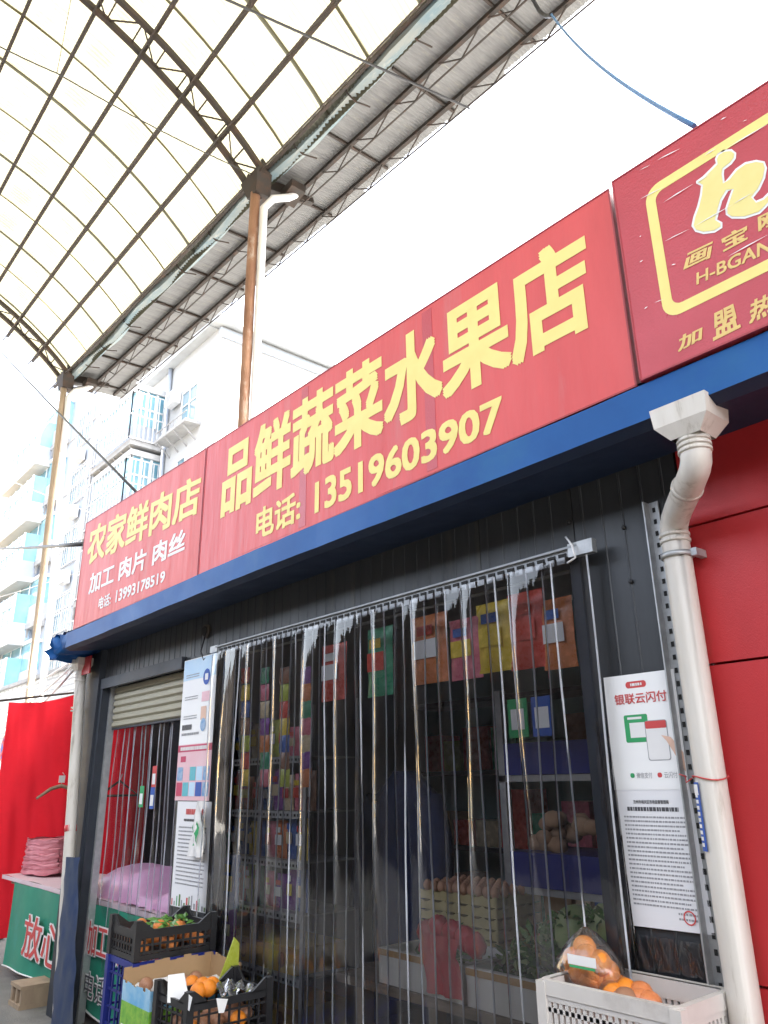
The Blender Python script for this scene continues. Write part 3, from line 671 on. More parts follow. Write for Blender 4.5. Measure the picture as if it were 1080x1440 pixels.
ar(.25, .31, .10, .14, 'inkgreen', 'green_mark', 0, .006); text('微信支付', aq(.34, .55, .095, .145), 'inkgrey', P1, .0, off=(0, 0, 0)); ar(.62, .68, .10, .14, 'inkred', 'red_mark', 0, .006); text('云闪付', aq(.71, .88, .095, .145), 'inkgrey', P1, .0, off=(0, 0, 0))
P2 = thing('official_notice', (-1.415, yp, 1.115), 'grey-white typed notice with red round stamp under the payment poster', 'poster')
b = MB(); b.grid(4, 6, lambda u, v: (lerp(-1.548, -1.275, u)-.006*v*(1-u)-.014*v*u, yp-.0025, lerp(lerp(1.122, 1.126, u), 1.535, v))); b.build('sheet', 'paper2', P2)
yn = yp-.0035
text('兰州市城关区市场监督管理局', rectq(-1.49, -1.365, 1.478, 1.49, yn), 'ink', P2, .02, off=(0, 0, 0))
bars(P2, -1.515, -1.335, 1.455, 1.47, 1, yn, 'ink', .8, 0); bars(P2, -1.53, -1.305, 1.18, 1.445, 21, yn, 'inkgrey', .4)
pts = [Vector((-1.345+.02*math.cos(R(a_)), yn-.001, 1.163+.02*math.sin(R(a_)))) for a_ in range(0, 360, 20)]; pts2 = [Vector((-1.345+.016*math.cos(R(a_)), yn-.001, 1.163+.016*math.sin(R(a_)))) for a_ in range(0, 360, 20)]
MB().add(pts+pts2, [[i, (i+1) % 18, 18+(i+1) % 18, 18+i] for i in range(18)]).build('red_stamp', 'inkred', P2); bars(P2, -1.38, -1.3, 1.15, 1.178, 2, yn, 'inkgrey', .4, 0)
# plastic film on the wall at the lower right
flm = thing('wall_film', (-1.42, W-.02, .5), 'crumpled clear plastic film on the dark wall under the notice', 'plastic film')
b = MB(); b.grid(26, 30, lambda u, v: (lerp(-1.61, -1.30, u)+random.uniform(-.004, .004), W-.0105-.012*abs(math.sin(u*21+v*13))*random.uniform(.4, 1), lerp(.5, 1.10 if u > .2 else 1.75, v))); b.build('film', 'film', flm)
# three posters left of the curtain
yl = W-.03
def sheet(name, x0, x1, z0, z1, mn, label):
    t = thing(name, ((x0+x1)/2, yl, z0), label, 'poster')
    b = MB(); b.grid(4, 5, lambda u, v: (lerp(x0, x1, u), yl, lerp(z0, z1, v))); b.build('sheet', mn, t); return t
ye = yl-.0012
a = sheet('service_poster', -4.745, -4.30, 1.80, 2.335, 'paper', 'white and sky blue service poster, topmost beside the shutter door')
rect(a, -4.74, -4.305, 2.20, 2.33, ye, 'sky_print', 'sky_band')
for i, z in enumerate((2.24, 2.10, 1.98)):
    bars(a, -4.70, -4.52, z-.03, z, 2, ye-.001, 'inkgrey', .4, 0)
pts = [Vector((-4.42+.045*math.cos(R(t)), ye-.002, 2.20+.05*math.sin(R(t)))) for t in range(0, 360, 20)]; MB().add(pts, [list(range(18))]).build('blue_roundel', 'inkblue', a); rect(a, -4.44, -4.40, 2.18, 2.22, ye-.0025, 'white', 'roundel_mark')
rect(a, -4.47, -4.36, 2.05, 2.11, ye-.001, 'pink_print', 'picture'); rect(a, -4.47, -4.40, 1.94, 2.02, ye-.001, 'skin_print', 'picture')
bars(a, -4.71, -4.58, 1.885, 1.925, 1, ye-.001, 'ink', .8, 0); bars(a, -4.71, -4.48, 1.85, 1.875, 1, ye-.001, 'inkgrey', .6, 0)
pts = [Vector((-4.43+.035*math.cos(R(t)), ye-.002, 1.91+.04*math.sin(R(t)))) for t in range(0, 360, 20)]; MB().add(pts, [list(range(18))]).build('logo_disc', 'photo_blue', a)
a = sheet('pink_poster', -4.745, -4.30, 1.47, 1.80, 'pink_print', 'pink price poster with rows of blue pictures, middle of the three')
rect(a, -4.745, -4.30, 1.755, 1.795, ye, 'crimson', 'heading_band'); bars(a, -4.71, -4.35, 1.76, 1.79, 1, ye-.001, 'white', .7, 0)
rect(a, -4.70, -4.63, 1.695, 1.73, ye, 'crimson', 'picture')
cols = ['photo_blue', 'pink_print', 'teal_print', 'sky_print', 'photo_blue', 'crimson', 'teal_print', 'sky_print', 'inkblue', 'photo_blue']
for i in range(10):
    x = -4.735+.085*(i % 5); z = 1.62-.09*(i//5); rect(a, x, x+.078, z-.035, z+.045, ye, cols[i], 'picture')
a = sheet('rules_notice', -4.70, -4.265, .885, 1.465, 'paper2', 'long white notice with rows of print, lowest beside the curtain')
bars(a, -4.58, -4.36, 1.385, 1.43, 1, ye, 'inkred', .7, 0); bars(a, -4.60, -4.34, 1.35, 1.37, 1, ye, 'ink', .7, 0); bars(a, -4.66, -4.31, 1.0, 1.33, 15, ye, 'inkgrey', .35)
for i in range(14):
    x = -4.69+i*.031; rect(a, x, x+random.uniform(.008, .02), .89, .89+random.uniform(.02, .07), ye, random.choice(['inkgreen', 'inkred', 'inkgrey', 'leaf']), 'printed_figure')
bgp = thing('plastic_bag', (-4.32, W-.06, 1.18), 'white plastic bag with green print hanging over the rules notice', 'bag')
b = MB(); b.grid(7, 12, lambda u, v: (-4.33+(.02+.06*(1-v))*(u-.5)*2-.04*(1-v), W-.055-.02*math.sin(u*9+v*7)-.02*math.sin(u*3.1), lerp(1.17, 1.47, v))); b.build('bag_body', 'white', bgp)
b = MB(); b.grid(3, 4, lambda u, v: (-4.36+.05*u-.01*v, W-.083-.02*math.sin((.3+.4*u)*9+v*7)*.5, lerp(1.23, 1.36, v))); b.build('green_print', 'inkgreen', bgp)

# ------------------------------------------------------------------ clear strip curtains
def strip_mesh(w_, h_, bow, seed, top_pinch=0.0):
    rnd = random.Random(seed); b = MB(); ph = rnd.uniform(0, 6); k1 = rnd.uniform(.6, 1.4); tw = rnd.uniform(-.005, .005)
    nu = 20
    def fn(u, v):
        s_ = u-.5; wv = .5+.5*math.sin(v*k1*3+ph)
        y = -bow*(1-abs(2*s_)**5)*(.6+.5*wv) + tw*s_*4*math.sin(v*2.2+ph) + .004*math.sin(v*11+ph)
        x = s_*w_ + .006*math.sin(v*3+ph)
        return (x, y, -h_*(1-v))
    b.grid(nu, 16, fn)
    b.cur = 1
    for e in (0, 1):
        def fe(u, v, e=e):
            p = Vector(fn(e, v)); sg = -1 if e == 0 else 1
            a_ = math.pi*u; return p+Vector((sg*.0055*math.sin(a_), -.004*math.cos(a_)-.001, 0))
        b.grid(3, 16, fe)
    return b
cur = thing('strip_curtain', (-2.95, W-.06, .02), 'wide clear plastic strip curtain on a metal rail across the shop opening', 'curtain')
RZ = 2.346; yr = W-.065
b = MB(); b.box((-4.24, yr-.004, RZ-.02), (-1.56, yr+.02, RZ+.012)); b.bar((-4.24, yr-.010, RZ+.01), (-1.56, yr-.010, RZ+.01), .014, .008); b.build('rail', 'rail', cur)
MB().box((-1.60, yr-.016, RZ-.028), (-1.495, yr+.012, RZ+.022)).build('rail_end', 'galv', cur)
MB().box((-4.31, yr-.014, RZ-.02), (-4.22, yr+.012, RZ+.02)).build('rail_end', 'galv', cur)
MB().tube([(-1.60, yr-.02, RZ+.05), (-1.57, yr-.03, RZ+.01), (-1.56, yr-.03, RZ-.04), (-1.60, yr-.025, RZ-.05)], .004, 6).build('wire_tie', 'white', cur)
tooth = None; x = -4.20
while x < -1.62:
    if tooth is None:
        b = MB(); b.box((x, yr-.0085, RZ-.018), (x+.034, yr-.0045, RZ-.006)); b.cur = 0; tooth = b.build('hanger_slot', 'slot', cur); tc0 = WL[tooth.name]
        b = MB(); b.box((x-.006, yr-.012, RZ-.045), (x+.03, yr-.005, RZ-.021)); hook = b.build('hanger_hook', 'rail', cur); hc0 = WL[hook.name]
    else:
        place('hanger_slot', tooth.data, tc0+Vector((x+4.20, 0, 0)), cur); place('hanger_hook', hook.data, hc0+Vector((x+4.20, 0, 0)), cur)
    x += .05
NS = 19; x0s = -4.18; x1s = -1.64
for i in range(NS):
    xc = lerp(x0s, x1s, i/(NS-1)); b = strip_mesh(.205, RZ-.06, .011+.006*random.random(), 100+i)
    off = Vector((xc, yr-.002-.012*(i % 2), RZ-.03)); b.v = [p+off for p in b.v]
    b.build('strip', ['pvc', 'pvcedge'], cur)
dc = thing('door_curtain', (-5.45, W+.1, .02), 'narrow clear plastic strip curtain hanging in the left shutter doorway', 'curtain')
MB().box((-6.08, W+.095, 2.0), (-4.80, W+.115, 2.03)).build('rail', 'galv', dc)
for i in range(8):
    xc = lerp(-5.98, -4.88, i/7); b = strip_mesh(.2, 1.95 if i else 1.35, .012, 300+i)
    off = Vector((xc, W+.10-.01*(i % 2), 2.02)); b.v = [p+off for p in b.v]
    b.build('strip', ['pvc2', 'pvcedge'], dc)
for px, py, mn, lab in ((199, 1118, 'inkgreen', 'small green card stuck on the left door curtain'), (217, 1090, 'inkred', 'small red card stuck high on the left door curtain'), (214, 1120, 'inkblue', 'small blue card under the red card on door curtain')):
    p = HY(px, py, W+.06); t = thing('card', p, lab, 'card')
    rect(t, p.x-.035, p.x+.035, p.z-.08, p.z+.06, p.y, mn, 'sheet'); rect(t, p.x-.025, p.x+.025, p.z-.06, p.z+.01, p.y-.002, 'white', 'white_panel')

# ------------------------------------------------------------------ crates
def crate(name, x0, x1, y0, y1, z0, z1, mn, label, nx, ny, nz, t=.014, group=None, handle=False, bar_=.010, cat='crate', solidrim=.03):
    o = thing(name, ((x0+x1)/2, (y0+y1)/2, z0), label, cat, group)
    def side(p, q_, nrm, n_):
        b = MB(); p = Vector(p); q_ = Vector(q_); up = Vector((0, 0, 1)); h = z1-z0
        b.bar(p+up*.012, q_+up*.012, t, .024); b.bar(p+up*(h-solidrim/2), q_+up*(h-solidrim/2), t, solidrim)
        for k in range(1, nz): b.bar(p+up*(h*k/nz), q_+up*(h*k/nz), t*.7, bar_)
        for k in range(1, n_):
            m_ = lerp(p, q_, k/n_); b.bar(m_+up*.02, m_+up*(h-.01), bar_, t*.7)
        b.build('side', mn, o)
    side((x0, y0, z0), (x1, y0, z0), 0, nx); side((x0, y1, z0), (x1, y1, z0), 0, nx); side((x0, y0, z0), (x0, y1, z0), 0, ny); side((x1, y0, z0), (x1, y1, z0), 0, ny)
    b = MB(); b.box((x0, y0, z0), (x1, y1, z0+.008)); b.build('base', mn, o)
    for cx, cy_ in ((x0, y0), (x1, y0), (x1, y1), (x0, y1)):
        e = .045 if handle else 0
        b = MB(); b.box((cx-.016, cy_-.016, z0), (cx+.016, cy_+.016, z1+e)); 
        if handle:
            sx = 1 if cx == x0 else -1; sy = 1 if cy_ == y0 else -1
            b.prism([(cx, cy_-.006, z1-.005), (cx+sx*.09, cy_-.006, z1-.005), (cx+sx*.02, cy_-.006, z1+e)], (0, .012, 0)); b.prism([(cx-.006, cy_, z1-.005), (cx-.006, cy_+sy*.09, z1-.005), (cx-.006, cy_+sy*.02, z1+e)], (.012, 0, 0))
        b.build('corner', mn, o)
    return o
fruit = {}
def ballthing(name, c, r, mn, label, cat, group, sq=(1, 1, .94)):
    key = (name, mn)
    if key not in fruit:
        b = MB(); b.ball((0, 0, 0), 1, 12, 9, sq); me, cc_ = b.mesh(name, mn); fruit[key] = me
    o = bpy.data.objects.new(name, fruit[key]); C.objects.link(o); o.location = Vector(c)-Vector((0, 0, r*sq[2])); o.scale = (r, r, r)
    o.rotation_euler = (0, 0, random.uniform(0, 6)); WL[o.name] = o.location.copy(); return tag(o, label, cat, group)
def leaf(b, p, L_, az, el, w_=.4):
    p = Vector(p); d = Vector((math.cos(az)*math.cos(el), math.sin(az)*math.cos(el), math.sin(el))); s_ = Vector((-math.sin(az), math.cos(az), 0))*L_*w_
    n_ = d.cross(s_).normalized()*L_*.12
    b.add([p, p+d*L_*.5+s_*.5-n_, p+d*L_-n_*2, p+d*L_*.5-s_*.5-n_, p+d*L_*.5+n_], [(0, 1, 4), (1, 2, 4), (2, 3, 4), (3, 0, 4)])

# stack 1: two blue crates, black crate of mandarins
G1 = 'blue crates stacked at the left door jamb'
ax0, ax1, ay0, ay1 = -4.31, -4.005, 1.80, 2.21
crate('plastic_crate', ax0, ax1, ay0, ay1, 0.0, .372, 'bluecrate', 'blue plastic crate on the ground, lower one under the black mandarin crate', 5, 6, 5, .012, G1)
crate('plastic_crate', ax0, ax1, ay0, ay1, .376, .748, 'bluecrate', 'blue plastic crate directly under the black mandarin crate', 5, 6, 5, .012, G1)
crate('fruit_crate', ax0, ax1, ay0, ay1, .752, .885, 'black', 'black crate of mandarins with leaves on top of blue crates', 9, 10, 4, .014, None, True)
for i in range(11):
    ballthing('mandarin', (random.uniform(ax0+.04, ax1-.04), random.uniform(ay0+.05, ay1-.05), .84+random.uniform(0, .045)), random.uniform(.029, .034), 'mandarin', 'small mandarin in the upper black crate', 'mandarin', 'mandarins in the upper black crate')
for i in range(12):
    ballthing('mandarin', (lerp(ax0+.04, ax1-.04, (i % 4)/3), lerp(ay0+.05, ay1-.05, (i//4)/2), .80), .034, 'mandarin', 'small mandarin in the upper black crate', 'mandarin', 'mandarins in the upper black crate')
b = MB()
for i in range(46): leaf(b, (random.uniform(ax0+.1, ax1-.03), random.uniform(ay0+.12, ay1-.05), .875+random.uniform(-.01, .03)), random.uniform(.04, .07), random.uniform(0, 6.3), random.uniform(-.3, .7))
tag(b.build('mandarin_leaves', 'leaf'), 'glossy green leaves among the mandarins in the upper black crate', 'leaves', None, 'stuff')
# stack 2: printed cardboard box on a blue crate
cx0, cx1, cy0, cy1 = -3.965, -3.665, 1.73, 2.19
crate('plastic_crate', cx0+.01, cx1-.01, cy0+.02, cy1-.02, 0.0, .30, 'bluecrate', 'blue plastic crate under the printed cardboard box, touching the ground', 5, 6, 4, .012, 'blue crates under the cardboard box and orange crate')
cb = thing('cardboard_box', ((cx0+cx1)/2, (cy0+cy1)/2, .304), 'open cardboard box printed with sky and green field, torn rim', 'box')
zb, zf, zt_ = .304, .70, .755
def wall_(p, q_, h0, h1, name, mats, inner, torn):
    p = Vector(p); q_ = Vector(q_); d = q_-p; nn = Vector(inner)*.005; b = MB(); k = 12
    for i in range(k):
        for zz0, zz1, mi in ((zb, zb+.15, 2), (zb+.15, zb+.31, 1), (zb+.31, None, 0)):
            t0 = lerp(h0, h1, i/k)+(random.uniform(-.012, .008) if torn else 0); t1 = t0
            a = p+d*(i/k); c_ = p+d*((i+1)/k); b.cur = mi
            z1_ = zz1 if zz1 else t0
            b.add([(a.x, a.y, zz0), (c_.x, c_.y, zz0), (c_.x, c_.y, z1_), (a.x, a.y, z1_)], [(0, 1, 2, 3)])
        b.cur = 3; b.add([(a.x+nn.x, a.y+nn.y, zb), (c_.x+nn.x, c_.y+nn.y, zb), (c_.x+nn.x, c_.y+nn.y, t0), (a.x+nn.x, a.y+nn.y, t0), (a.x, a.y, t0), (c_.x, c_.y, t0)], [(1, 0, 3, 2), (3, 4, 5, 2)])
    return b.build(name, mats, cb)
pm = ['boxsky', 'boxgreen', 'boxblue', 'cardboard']
wall_((cx0, cy0, 0), (cx1, cy0, 0), zf, zf-.01, 'wall', pm, (0, 1, 0), True); wall_((cx1, cy0, 0), (cx1, cy1, 0), zf-.01, zf-.02, 'wall', pm, (-1, 0, 0), True)
wall_((cx1, cy1, 0), (cx0, cy1, 0), zt_, zt_, 'wall', ['cardboard']*4, (0, -1, 0), True); wall_((cx0, cy1, 0), (cx0, cy0, 0), zt_, zt_-.01, 'wall', ['cardboard']*4, (1, 0, 0), True)
b = MB(); b.box((cx0, cy0, zb), (cx1, cy1, zb+.006)); b.build('base', 'cardboard', cb)
rect(cb, cx0+.02, cx0+.12, zb+.17, zb+.22, cy0-.002, 'white', 'bar_label'); bars(cb, cx0+.025, cx0+.115, zb+.175, zb+.215, 1, cy0-.003, 'ink', .9, 0, 'bar_print')
MB().prism([(cx1-.10, cy0-.003, zb+.12), (cx1-.05, cy0-.003, zb+.13), (cx1-.03, cy0-.003, zb+.22)], (0, .001, 0)).build('yellow_mark', 'pk_yellow', cb)
MB().prism([(cx1+.003, cy1-.13, zf-.03), (cx1+.003, cy1-.02, zf-.03), (cx1+.003, cy1-.02, zf+.13), (cx1+.003, cy1-.05, zf+.16)], (.004, 0, 0)).build('end_flap', 'pk_lime', cb)
b = MB(); b.grid(14, 14, lambda u, v: (lerp(cx0+.02, cx1-.02, u), lerp(cy0+.02, cy1-.03, v), .64+.03*math.sin(u*9+v*3)+random.uniform(-.016, .016))); tag(b.build('packing_paper', 'paper2'), 'crumpled white packing paper inside the printed cardboard box', 'paper')
for i in range(4):
    ballthing('brown_onion', (lerp(cx0+.06, cx1-.05, random.random()), lerp(cy0+.08, cy1-.15, i/3), .675), .033, 'onion', 'brown onion lying on the paper in the cardboard box', 'onion', 'onions in the cardboard box')
# stack 3: front black crate with oranges
fx0, fx1, fy0, fy1 = -3.615, -3.325, 1.745, 2.13
crate('plastic_crate', fx0, fx1, fy0, fy1, 0.0, .27, 'bluecrate', 'blue plastic crate on the ground under the front black orange crate', 5, 6, 4, .012, 'blue crates under the cardboard box and orange crate')
crate('plastic_crate', fx0, fx1, fy0, fy1, .274, .544, 'bluecrate', 'blue plastic crate directly under the front black orange crate', 5, 6, 4, .012, 'blue crates under the cardboard box and orange crate')
crate('fruit_crate', fx0, fx1, fy0, fy1, .548, .70, 'black', 'front black lattice crate of oranges with white tags', 6, 8, 3, .012, None, True, .007)
for i in range(20):
    if random.random() < .3: continue
    ballthing('orange', (lerp(fx0+.045, fx1-.045, (i % 4)/3), lerp(fy0+.05, fy1-.05, (i//4)/4), .592), .037, 'orange' if i % 4 == 3 else 'onion', 'round fruit seen through the lattice of the front black crate', 'fruit', 'fruit inside the front black crate')
for px, py in ((285, 1383), (270, 1380), (279, 1393), (293, 1391), (298, 1383)):
    p = HZ(px, py, .70); ballthing('orange', (p.x, min(max(p.y, fy0+.05), fy1-.05), .69+random.uniform(0, .015)), .037, 'orange', 'bright orange heaped on top of the front black crate', 'orange', 'oranges on top of the front black crate')
b = MB(); b.grid(16, 12, lambda u, v: (lerp(fx0+.02, fx1-.02, u), lerp(fy0+.2, fy1-.02, v), .675+.03*abs(math.sin(u*8+v*9))+random.uniform(-.012, .012)))
tag(b.build('plastic_liner', 'greyfoil'), 'crinkled grey plastic liner at the back of the orange crate', 'plastic sheet')
for px, py, s_, lab in ((265, 1408, .03, 'white torn tag on the corner of the orange crate'), (312, 1413, .028, 'white pointed tag on the side of the orange crate')):
    p = HX(px, py, fx1+.012) if px > 270 else HY(px, py, fy0-.012)
    n_ = (1, 0, 0) if px > 270 else (0, 1, 0); t = Vector((0, 1, 0)) if px > 270 else Vector((1, 0, 0))
    b = MB(); b.prism([p+t*-s_+Vector((0, 0, s_)), p+t*-s_*.5-Vector((0, 0, s_)), p+t*s_*.4-Vector((0, 0, s_*1.1)), p+t*s_+Vector((0, 0, s_*.6))], Vector(n_)*.001); tag(b.build('price_tag', 'paper'), lab, 'tag')
p = HZ(253, 1388, .74); b = MB(); d = Vector((.045, .03, 0)); b.prism([p-d-Vector((0, 0, .06)), p+d-Vector((0, 0, .06)), p+d*.6+Vector((-.03, 0, .05)), p-d*.9+Vector((-.02, 0, .04))], (.002, -.003, 0)); tag(b.build('price_card', 'paper'), 'white handwritten price card leaning on the oranges', 'card')
# white crate at the right with bagged oranges, on stacked crate below
wx0, wx1, wy0, wy1 = -1.668, -1.238, 2.02, 2.285
for k_, (z0_, z1_, lab) in enumerate(((0, .39, 'white plastic crate, lowest of the stack at the right'), (.394, .784, 'white plastic crate, middle of the stack at the right'))):
    crate('produce_crate', wx0, wx1, wy0, wy1, z0_, z1_, 'whitecrate', lab, 12, 8, 3, .016, 'white crates stacked under the notice')
wc = crate('produce_crate', wx0, wx1, wy0, wy1, .788, 1.0, 'whitecrate', 'white slotted crate holding a bag of oranges under the notice', 21, 13, 3, .016, 'white crates stacked under the notice', False, .012, 'crate', .05)
b = MB()
pr_ = rrect(wx0-.012, wx1+.012, wy0-.012, wy1+.012, .03, 0, 4); pr2 = rrect(wx0+.008, wx1-.008, wy0+.008, wy1-.008, .02, 0, 4); m = len(pr_)
tv = [Vector((p.x, p.z, z)) for z in (.965, 1.004) for p in pr_]+[Vector((p.x, p.z, 1.004)) for p in pr2]
b.add(tv, [[i, (i+1) % m, m+(i+1) % m, m+i] for i in range(m)]+[[m+i, m+(i+1) % m, 2*m+(i+1) % m, 2*m+i] for i in range(m)]); b.build('rim', 'whitecrate', wc)
ob_ = thing('orange_bag', (-1.55, 2.17, .80), 'clear net bag of oranges lying in the white slotted crate', 'bag')
for px, py, z in ((806, 1372, 1.0), (822, 1362, 1.03), (815, 1345, 1.09), (838, 1362, 1.04), (845, 1375, 1.0), (860, 1382, .99), (800, 1382, .97), (832, 1340, 1.10), (825, 1330, 1.13), (880, 1392, .98), (848, 1350, 1.05), (810, 1358, 1.05), (830, 1352, 1.05), (868, 1388, 1.0), (850, 1366, 1.0), (836, 1376, 1.0)):
    p = HY(px, py, 2.19); b = MB(); b.ball((p.x, p.y+random.uniform(-.03, .03), p.z-.005), .036, 12, 8); b.build('orange', 'orange', ob_)
for i in range(14):
    b = MB(); b.ball((lerp(wx0+.06, wx1-.15, random.random()), lerp(wy0+.06, wy1-.06, random.random()), random.uniform(.86, .95)), .037, 10, 7); b.build('orange', 'orange', ob_)
for px, py in ((868, 1384), (880, 1388), (893, 1392), (905, 1396), (858, 1378), (890, 1399), (872, 1394)):
    p = HY(px, py, 2.16); b = MB(); b.ball((p.x, p.y+random.uniform(-.03, .05), .955+random.uniform(0, .02)), .033, 12, 8, (1.1, 1, .85), .03); b.build('wrapped_fruit', random.choice(['pk_orange', 'onion', 'orange']), ob_)
c0 = HY(825, 1360, 2.19)
b = MB()
def bag(u, v):
    t = 2*math.pi*u; r_ = .10*math.sin(math.pi*min(1, .12+v*.88))**.7+.006; 
    return (c0.x+.01+r_*math.cos(t)*1.05*(1.25-.5*v)+random.uniform(-.005, .005), c0.y+r_*.8*math.sin(t)+random.uniform(-.004, .004), c0.z-.10+.21*v)
b.grid(26, 14, bag); b.build('film', 'bagfilm', ob_)
pp = HY(818, 1352, 2.09); rect(ob_, pp.x-.05, pp.x+.05, pp.z-.012, pp.z+.014, 2.09, 'white', 'printed_band'); rect(ob_, pp.x-.045, pp.x+.045, pp.z-.02, pp.z-.013, 2.0895, 'inkgreen', 'printed_band')

# ------------------------------------------------------------------ goods behind the curtain
tb = thing('display_bench', (-2.4, 2.75, 0), 'long plank bench behind the curtain carrying white foam boxes', 'bench')
for i, (ya, yb_) in enumerate(((2.43, 2.62), (2.625, 2.82), (2.825, 3.02))): MB().box((-3.22-.05*i, ya, .70), (-1.35, yb_, .735)).build('plank', 'plank', tb)
for x in (-3.1, -2.2, -1.42):
    for y in (2.5, 2.95): MB().box((x-.03, y-.03, 0), (x+.03, y+.03, .70)).build('leg', 'wood', tb)
def foambox(x0, x1, lab, tilt=0):
    t = thing('foam_box', ((x0+x1)/2, 2.6, .737), lab, 'box', 'white foam boxes on the plank bench')
    y0, y1, z0, z1 = 2.445, 2.80, .737, .872
    b = MB(); e = .022
    b.box((x0, y0, z0), (x1, y0+e, z1)); b.box((x0, y1-e, z0), (x1, y1, z1)); b.box((x0, y0+e, z0), (x0+e, y1-e, z1)); b.box((x1-e, y0+e, z0), (x1, y1-e, z1)); b.box((x0+e, y0+e, z0), (x1-e, y1-e, z0+.02)); b.build('shell', 'foam', t)
    MB().box((x0-.002, y0-.003, z1-.028), (x1+.002, y0-.0005, z1-.004)).build('brown_tape', 'tape', t)
foambox(-2.93, -2.42, 'white foam box with brown tape, left end of the plank bench'); foambox(-2.40, -1.90, 'white foam box with brown tape, middle of the plank bench'); foambox(-1.88, -1.42, 'white foam box with brown tape, right end of the bench')
# leafy greens
def greens(name, lab, x0, x1, y0, y1, z0, hgt, n_, mn, cat='greens', L_=(.08, .18)):
    t = thing(name, ((x0+x1)/2, (y0+y1)/2, z0), lab, cat)
    for part, mm, share in (('leaves', mn, .65), ('stalks', 'cabbage' if mn == 'leaf' else 'leaf', .35)):
        b = MB()
        for i in range(int(n_*share)):
            u = random.random(); v = random.random(); hh = hgt*(.35+.65*math.sin(math.pi*u)**.5)*(.5+.5*v)
            leaf(b, (lerp(x0, x1, u), lerp(y0, y1, v), z0+random.random()*hh), random.uniform(*L_), random.uniform(0, 6.3), random.uniform(-.4, 1.2), .5)
        o_ = b.build(part, mm, t); o_['kind'] = 'stuff'
greens('leafy_greens', 'light green leaves in the left foam box', -2.86, -2.66, 2.5, 2.75, .76, .17, 200, 'leaf', L_=(.03, .07))
greens('leafy_greens', 'heap of dark leafy greens on the right half of the bench', -2.35, -1.5, 2.53, 2.95, .76, .32, 1100, 'leaf2', L_=(.035, .085))
greens('leafy_greens', 'pale bunch of greens hanging over the middle foam box', -2.45, -2.1, 2.6, 2.95, .78, .24, 380, 'leaf', L_=(.035, .08))
cbg = thing('cabbage', (-1.88, 2.55, .95), 'pale green cabbage heads at the right end of the bench', 'cabbage')
for cx, cy_, cz, r_ in ((-1.93, 2.55, 1.03, .085), (-1.80, 2.56, 1.05, .08), (-1.87, 2.5, .93, .08)):
    b = MB(); b.ball((cx, cy_, cz), r_, 12, 9, (1, 1, 1.1), .06); b.build('head', 'cabbage', cbg)
    b = MB()
    for i in range(60): leaf(b, (cx+random.uniform(-.07, .07), cy_-.05+random.uniform(-.03, .03), cz-.07+random.uniform(0, .13)), random.uniform(.03, .06), random.uniform(0, 6.3), random.uniform(.3, 1.3), .7)
    b.build('outer_leaves', 'leaf', cbg)
# red bag over the foam boxes
rb_ = thing('red_bag', (-2.5, 2.43, .80), 'red plastic bag draped between two foam boxes', 'bag')
b = MB(); b.grid(9, 10, lambda u, v: (lerp(-2.61, -2.40, u)+.01*math.sin(v*7), 2.425-.012*math.sin(u*13+v*3)-(.02 if v > .6 else 0), lerp(.755, .97, v))); b.build('front', 'redbag', rb_)
for i, (cx, cz) in enumerate(((-2.62, .985), (-2.55, 1.01), (-2.47, 1.0), (-2.40, .985), (-2.35, .97))):
    b = MB(); b.ball((cx, 2.45, cz-.02), .052, 18, 12, (1, .7, .9), .10); b.build('gathered_top', 'redbag', rb_)
# egg trays
et = thing('egg_trays', (-2.87, 3.05, .737), 'tall stack of yellow moulded egg trays with brown eggs on top', 'egg trays')
ex0, ex1, ey0, ey1 = -3.13, -2.62, 2.88, 3.2
for k in range(7):
    z = .74+k*.045; b = MB(); n_ = 36
    def et_fn(u, v, z=z):
        per = [(ex0, ey0), (ex1, ey0), (ex1, ey1), (ex0, ey1), (ex0, ey0)]; t = u*4; i = min(3, int(t)); f = t-i
        x = lerp(per[i][0], per[i+1][0], f); y = lerp(per[i][1], per[i+1][1], f); w_ = .010*abs(math.sin(f*math.pi*6))
        sh_ = w_*(1-v)*1.6; cxm = (ex0+ex1)/2; cym = (ey0+ey1)/2
        return (x+(cxm-x)*sh_*2, y+(cym-y)*sh_*3, z+.046*v-.012*abs(math.sin(f*math.pi*6))*v)
    b.grid(96, 2, et_fn); b.box((ex0+.01, ey0+.01, z), (ex1-.01, ey1-.01, z+.03)); b.build('tray', 'eggtray', et)
for i in range(10):
    for j in range(5):
        b = MB(); b.ball((lerp(ex0+.03, ex1-.03, i/9), lerp(ey0+.03, ey1-.03, j/4), 1.068), .022, 8, 6, (1, 1, 1.25)); b.build('egg', 'egg', et)
# side shelves at the right with potatoes
pb = thing('produce_shelf', (-1.9, 3.35, 0), 'blue crates of potatoes on a tiered shelf at the right inside', 'shelf')
for z in (.55, 1.05, 1.55): MB().box((-2.75, 3.1, z), (-1.35, 3.7, z+.03)).build('shelf_board', 'galv', pb)
for x in (-2.73, -2.05, -1.37): MB().box((x-.02, 3.1, 0), (x+.02, 3.14, 2.0)).build('upright', 'galv', pb)
for z, mn in ((.582, 'bluecrate'), (1.082, 'bluecrate'), (1.582, 'bluecrate')):
    for x in (-2.7, -2.03): MB().box((x, 3.09, z), (x+.62, 3.5, z+.15)).build('bin', mn, pb)
for z in (.75, 1.25):
    b = MB()
    for i in range(48): b.ball((random.uniform(-2.66, -1.42), random.uniform(3.12, 3.35), z+random.uniform(0, .13)), random.uniform(.035, .05), 8, 6, (1.2, .9, .9), .08)
    o_ = b.build('potatoes', 'potato', pb); o_['kind'] = 'stuff'
